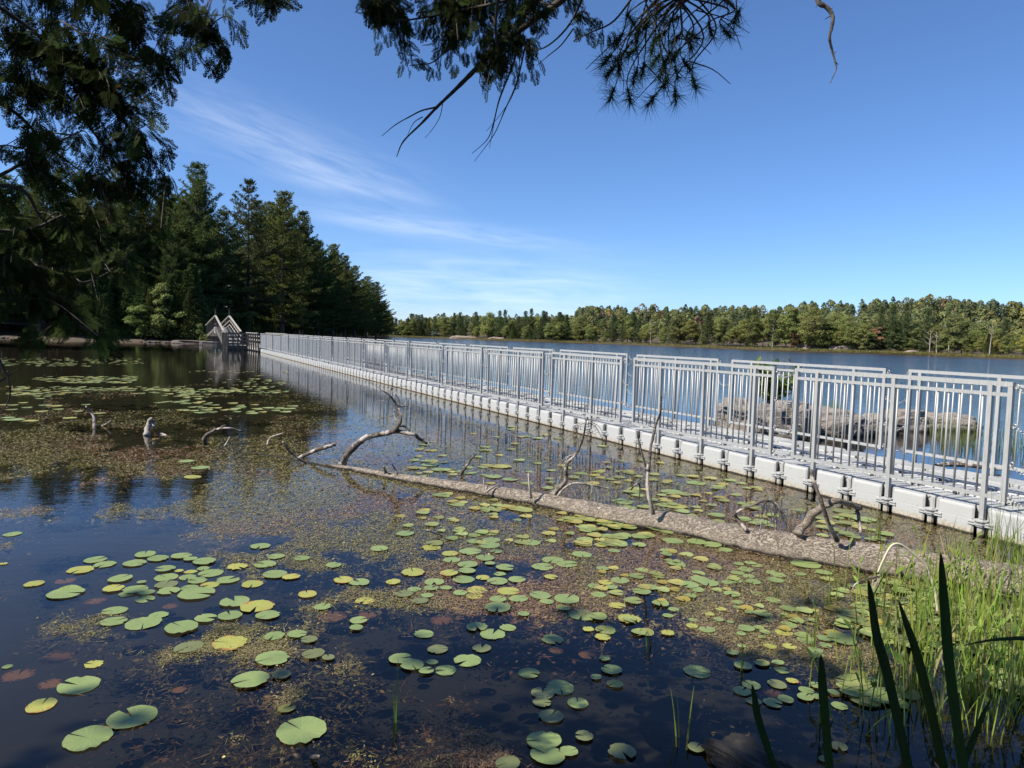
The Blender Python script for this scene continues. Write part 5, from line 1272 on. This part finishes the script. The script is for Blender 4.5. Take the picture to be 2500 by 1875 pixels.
def limb_obj(pts, r0_, r1_, parent, name='limb', mat=m_twig, per=8):
    ln = smooth_line(pts, per); m = len(ln); V, F = tube(ln, np.linspace(r0_, r1_, m) * (1 + (fbm(np.arange(m) * 0.5, np.zeros(m), 4) - 0.5) * 0.4), 7)
    mb = MB(); mb.add(V, F); mb.build(name, mat, parent, True); return ln
def cedar_foliage(parent, limbs, circles, per_area, depth, size, col, seed, sprays=9):
    R = random.Random(seed); L = np.concatenate(limbs); mb = MB(); tw = MB(); pos = []; ax = []; nr = []; sz = []
    for cx, cy, r in circles:
        for k in range(max(2, int(r * r * per_area))):
            a = R.uniform(0, 6.28); q = r * math.sqrt(R.random()); t = D(cx + math.cos(a) * q, cy + math.sin(a) * q, R.uniform(*depth))
            d2 = ((L - t) ** 2).sum(1) + np.maximum(0, t[2] + 0.05 - L[:, 2]) * 0.6; b = L[d2.argmin()]
            if np.linalg.norm(t - b) > 0.55: b = t + (b - t) / np.linalg.norm(t - b) * 0.42
            g = smooth_line([b, b * 0.55 + t * 0.45 + [0, 0, 0.05], t], 4)
            V, F = tube(g, np.linspace(0.0034, 0.0012, len(g)), 4, False); tw.add(V, F)
            dirn = g[-1] - g[-3]; dirn /= np.linalg.norm(dirn) + 1e-9
            for s in range(sprays):
                i = R.uniform(0.2, 1); p = g[min(len(g) - 1, int(i * (len(g) - 1) + 0.5))]
                pos.append(p + np.array([R.gauss(0, .012) for _ in range(3)])); ax.append(dirn * 0.9 + np.array([R.gauss(0, .65), R.gauss(0, .6), -0.35 + R.gauss(0, .45)]))
                nr.append([R.gauss(0, .7), R.gauss(0, 1.0), R.gauss(0.2, .5)]); sz.append(R.uniform(0.6, 1.25) * size)
    n = len(pos); c = jitter(col, n, 0.3, 0.12); od = rng.random(n) < 0.008; c[od] = jitter((0.13, 0.075, 0.02), int(od.sum()))
    add_sprays(mb, np.array(pos), np.array(ax), np.array(nr, float), np.array(sz), c)
    print('sprays', n, 'quads', n * len(SPF))
    tag(tw.build('twigs', m_twig, parent), kind='stuff'); tag(mb.build('foliage', m_needle, parent), kind='stuff')
def pxl(seq, k=1.0): return [D(x, y, Y * k) for x, y, Y in seq]
KB = 0.65; KA = 0.72       # the boughs at the top centre hang a little nearer than the left cedar

def crown_mass(parent, n, cen, ext, size, col):
    mb = MB(); p = np.array(cen) + rng.normal(size=(n, 3)) * np.array(ext) * 0.5
    q = p - CAM; w = q @ fwd
    inside = (w > 0.1) & (np.abs(q @ right / np.maximum(w, .1)) < 0.80) & ((q @ up) / np.maximum(w, .1) < 0.60)
    p = p[~inside]; p = p[p[:, 2] > 1.9]; n = len(p)
    nr = rng.normal(size=(n, 3)); nr /= np.linalg.norm(nr, axis=1)[:, None]
    add_quads(mb, p, nr, rng.uniform(0.6, 1.3, n) * size, jitter(col, n), 0.6)
    tag(mb.build('crown', m_needle, parent), kind='stuff')
CED = (0.055, 0.085, 0.022)
ta = empty('cedar_tree', (0, 0, 0)); tag(ta, 'dark cedar overhanging the upper left corner with drooping sprays', 'cedar')
limb_obj([[-5.2, -0.9, 0.2], [-5.1, -0.8, 3.0], [-5.0, -0.8, 6.0], [-4.9, -0.9, 10.0]], 0.17, 0.05, ta, 'trunk', m_bark)
LA = [pxl([(-700, -330, 3.0), (-200, -100, 3.3), (60, 60, 3.5), (190, 180, 3.6), (330, 330, 3.7), (410, 450, 3.8)]),
      pxl([(-700, 20, 2.9), (-200, 150, 3.2), (0, 190, 3.3), (100, 215, 3.5), (200, 290, 3.6), (300, 420, 3.8), (385, 520, 3.9)]),
      pxl([(-500, 60, 3.1), (-100, 210, 3.3), (30, 270, 3.4), (120, 358, 3.5), (220, 435, 3.6)]),
      pxl([(-500, 640, 3.0), (-100, 470, 3.2), (0, 428, 3.3), (110, 366, 3.5), (185, 325, 3.7)]),
      pxl([(-500, 380, 3.1), (-100, 445, 3.3), (50, 462, 3.4), (100, 530, 3.5), (190, 605, 3.6)]),
      pxl([(-400, 520, 3.2), (0, 563, 3.4), (90, 555, 3.5), (190, 520, 3.7), (330, 560, 3.9)]),
      pxl([(-300, -350, 3.3), (100, -60, 3.6), (250, 20, 3.7), (330, 90, 3.8), (400, 180, 3.9)]),
      pxl([(0, -350, 3.5), (400, -80, 3.8), (470, 20, 3.9), (520, 80, 3.9), (555, 120, 4.0)]),
      pxl([(200, -330, 3.7), (520, -90, 3.9), (600, -30, 4.0), (690, 12, 4.0)]),
      pxl([(-500, 720, 3.0), (-60, 660, 3.3), (80, 650, 3.5), (200, 690, 3.7), (310, 640, 3.8)]),
      pxl([(-400, 800, 3.1), (-40, 740, 3.3), (90, 740, 3.5), (200, 790, 3.7), (245, 845, 3.8)])]
LA = [limb_obj([CAM + (p_ - CAM) * KA for p_ in l], 0.014 * KA, 0.003 * KA, ta) for l in LA]
CA = [(100, 60, 130), (260, 80, 130), (380, 100, 105), (480, 50, 75), (60, 180, 110), (200, 200, 110), (300, 230, 100), (385, 200, 60), (535, 140, 42), (590, 35, 50), (660, 0, 35), (100, 330, 70), (230, 330, 75), (325, 330, 70), (390, 390, 45), (385, 470, 45), (325, 440, 60), (250, 430, 55), (60, 470, 60), (160, 480, 60), (290, 520, 60), (385, 540, 38),
      (40, 610, 80), (130, 630, 85), (230, 610, 60), (60, 710, 85), (160, 730, 90), (255, 690, 45), (300, 640, 38), (90, 790, 55), (215, 800, 40), (240, 845, 22), (-80, 300, 120), (-80, 600, 120), (-80, 60, 120)]
cedar_foliage(ta, LA, CA, 0.00118, (3.2 * KA, 4.2 * KA), 0.112 * KA, (0.027, 0.042, 0.012), 5, 8)
crown_mass(ta, 4200, (-5.2, -1.2, 6.0), (4.6, 2.0, 4.6), 0.30, CED)
# thin bare twigs at the left edge
for seq in ([(-60, 760, 3.2), (0, 880, 3.3), (24, 940, 3.3), (18, 985, 3.4), (-10, 1020, 3.4)], [(-40, 960, 3.2), (10, 925, 3.3), (45, 900, 3.3)]):
    limb_obj(pxl(seq, KA), 0.006 * KA, 0.002 * KA, ta, 'bare_twig')

tb_ = empty('cedar_tree', (0, 0, 0)); tag(tb_, 'cedar bough hanging from the top edge at centre with bare forked tip', 'cedar')
limb_obj([[2.6, -1.2, 0.3], [2.6, -1.1, 3.0], [2.5, -1.0, 6.0], [2.5, -1.0, 9.0]], 0.15, 0.05, tb_, 'trunk', m_bark)
LB = [[np.array([2.5, -1.0, 4.6]), np.array([1.6, 0.6, 4.6])] + pxl([(1640, -260, 3.3), (1400, -25, 3.7), (1290, 58, 3.75), (1220, 110, 3.8), (1160, 170, 3.8), (1110, 220, 3.85), (1068, 260, 3.85), (1030, 300, 3.9), (985, 345, 3.9), (968, 383, 3.9)], KB)]
LBl = [limb_obj(LB[0], 0.017, 0.0013, tb_)]
for seq, a, b in (([(1064, 262, 3.85), (1030, 270, 3.86), (1000, 285, 3.87), (965, 305, 3.9), (932, 332, 3.9)], 0.005, 0.0016), ([(1032, 285, 3.9), (1010, 300, 3.9), (995, 330, 3.9)], 0.003, 0.0012), ([(1082, 245, 3.86), (1074, 285, 3.9), (1056, 315, 3.9), (1038, 337, 3.9)], 0.0025, 0.001),
                  ([(1270, 80, 3.8), (1255, 150, 3.8), (1220, 240, 3.85), (1205, 300, 3.9), (1190, 340, 3.9), (1152, 375, 3.9)], 0.006, 0.0014), ([(1285, 100, 3.8), (1262, 200, 3.85), (1232, 270, 3.9), (1205, 330, 3.9), (1158, 394, 3.9)], 0.005, 0.0012), ([(1240, 190, 3.8), (1215, 260, 3.9), (1200, 335, 3.9), (1195, 362, 3.9)], 0.003, 0.001),
                  ([(1270, 180, 3.7), (1250, 235, 3.75), (1225, 275, 3.8), (1188, 320, 3.8)], 0.003, 0.001), ([(1430, -20, 3.6), (1390, 60, 3.7), (1340, 110, 3.7), (1290, 130, 3.8)], 0.007, 0.002), ([(1400, 70, 3.7), (1370, 110, 3.7), (1340, 135, 3.75), (1310, 160, 3.8)], 0.004, 0.0015),
                  ([(1330, -40, 3.6), (1240, 0, 3.6), (1100, 30, 3.7), (980, 50, 3.7), (900, 40, 3.8)], 0.010, 0.002), ([(1220, -30, 3.5), (1210, 60, 3.6), (1215, 150, 3.7)], 0.010, 0.003), ([(1110, 20, 3.7), (1105, 90, 3.7), (1060, 150, 3.75), (1000, 160, 3.8)], 0.006, 0.002), ([(1560, -30, 3.5), (1500, 50, 3.6), (1440, 80, 3.6), (1400, 100, 3.7)], 0.006, 0.002)):
    LBl.append(limb_obj(pxl(seq, KB), a * KB, b * KB, tb_, per=5))
CB = [(930, 20, 45), (1000, 20, 60), (965, 70, 45), (990, 95, 22), (1070, 60, 55), (1130, 30, 60), (1110, 95, 35), (1200, 20, 60), (1210, 90, 45), (1180, 130, 30), (1260, 30, 45), (1250, 140, 45), (1300, 165, 28), (1190, 195, 38), (1125, 150, 32), (1060, 165, 26), (1020, 170, 22), (1000, 150, 14), (1320, 40, 22), (1330, 70, 18), (1420, 80, 18), (1480, 95, 22), (1260, 80, 25), (1160, 85, 30), (1230, 180, 28)]
cedar_foliage(tb_, LBl, CB, 0.0042, (3.6 * KB, 4.0 * KB), 0.072 * KB, (0.026, 0.04, 0.012), 9, 8)
crown_mass(tb_, 2200, (1.6, -0.6, 6.5), (3.5, 2.6, 3.4), 0.30, CED)

tp_ = empty('pine_tree', (0, 0, 0)); tag(tp_, 'pine branch with long needle tufts hanging from the top edge right of centre', 'pine')
limb_obj([[4.4, -0.6, 0.3], [4.3, -0.5, 4.0], [4.3, -0.5, 11.0]], 0.2, 0.06, tp_, 'trunk', m_bark)
limb_obj([np.array([4.3, -0.5, 5.2]), np.array([2.6, 0.9, 4.4])] + pxl([(1900, -320, 3.1), (1760, -120, 3.5), (1690, -20, 3.6)], KB), 0.035, 0.012, tp_)
TUFT = [(1500, 152), (1478, 188), (1470, 160), (1512, 185), (1488, 246), (1540, 252), (1580, 258), (1650, 250), (1700, 222), (1688, 172), (1690, 118), (1706, 95), (1790, 58), (1782, 88), (1620, 158), (1590, 128), (1610, 192), (1568, 185), (1640, 150), (1555, 105), (1548, 62), (1600, 100), (1775, 8), (1745, -5), (1640, 105), (1570, 70), (1530, 140), (1500, 115), (1625, 60), (1600, 40), (1740, 90), (1655, 195), (1620, 215), (1545, 205), (1590, 160)]
nb2 = MB(); tw2 = MB()
starts = [np.array(q) for q in pxl([(1690, -20, 3.6), (1660, -10, 3.55), (1720, -30, 3.6), (1640, -25, 3.5)], KB)]
for k, (x, y) in enumerate(TUFT):
    t = D(x, y, (3.6 + rnd.uniform(-0.15, 0.2)) * KB); s = starts[k % 4]
    mid = s * 0.5 + t * 0.5 + np.array([(0.08 if x > 1640 else -0.03) + rnd.gauss(0, .02), rnd.gauss(0, .03), 0.05 + rnd.gauss(0, .02)])
    q2 = s * 0.2 + t * 0.8 + np.array([rnd.gauss(0, .02), 0, 0.02])
    g = smooth_line([s, mid, q2, t], 5); V, F = tube(g, np.linspace(0.0055, 0.002, len(g)) * KB, 5); tw2.add(V, F)
    if rnd.random() < 0.6:
        j = rnd.randrange(5, len(g) - 2); e = g[j] + np.array([rnd.gauss(0, .12), rnd.gauss(0, .05), -rnd.uniform(0.02, .14)])
        V, F = tube(smooth_line([g[j], (g[j] + e) / 2 + [0.01, 0, 0.01], e], 3), np.linspace(0.0025, 0.001, 7), 4); tw2.add(V, F)
    ax = g[-1] - g[-3]; ax /= np.linalg.norm(ax)
    n = 110; base = t - ax * rng.uniform(0, 0.045, n)[:, None]
    d = ax[None] * rng.uniform(0.1, 1.0, n)[:, None] + rng.normal(size=(n, 3)) * 0.62; d /= np.linalg.norm(d, axis=1)[:, None]
    add_tris(nb2, base - d * 0.03, d, rng.uniform(0.10, 0.165, n) * KB, np.full(n, 0.0032 * KB), jitter((0.04, 0.07, 0.028), n))
tag(tw2.build('twigs', m_twig, tp_), kind='stuff'); tag(nb2.build('needles', m_needle, tp_), kind='stuff')
# dead twig hanging at the top right
limb_obj(pxl([(2040, -180, 3.0), (2000, -40, 3.1), (1998, 4, 3.1), (2018, 18, 3.1), (2033, 40, 3.1), (2030, 70, 3.1), (2025, 92, 3.1), (2032, 125, 3.12), (2040, 155, 3.12), (2041, 170, 3.12), (2027, 202, 3.12)]), 0.013, 0.0018, tp_, 'dead_twig', m_dead)
for seq in ([(2028, 38, 3.1), (2014, 47, 3.1)], [(2030, 20, 3.1), (2033, 19, 3.1)], [(2035, 130, 3.1), (2042, 126, 3.1)], [(2038, 150, 3.1), (2047, 158, 3.1)], [(1999, -5, 3.1), (1992, 18, 3.1)]):
    limb_obj(pxl(seq), 0.003, 0.0012, tp_, 'dead_twig', m_dead, 3)
crown_mass(tp_, 2600, (3.6, -0.4, 8.0), (3.6, 2.8, 3.0), 0.34, (0.05, 0.08, 0.03))

# more bank trees behind and beside the viewer: they shade the near water
for k, (x, y, h, n, e) in enumerate([(-8.6, -2.2, 7.0, 1500, (4.2, 2.4, 4.8)), (-3.2, -2.4, 7.6, 3000, (4.0, 2.2, 3.6)), (-11.5, -2.8, 6.5, 900, (4, 2.4, 4.5))]):
    r = empty('cedar_tree', (0, 0, 0)); tag(r, 'bank cedar standing out of view %s' % ('left of the overhanging cedar', 'behind the viewer', 'farthest to the left')[k], 'cedar', 'bank trees out of view')
    limb_obj([[x, y, 0.0], [x, y, h * 0.6], [x + .1, y, h * 1.5]], 0.18, 0.05, r, 'trunk', m_bark)
    crown_mass(r, n, (x, y, h), e, 0.32, CED)
print('tris', sum(len(o.data.loops) - 2 * len(o.data.polygons) for o in bpy.data.objects if o.type == 'MESH'), 'unique', sum(len(m.loops) - 2 * len(m.polygons) for m in bpy.data.meshes), 'objects', len(bpy.data.objects))
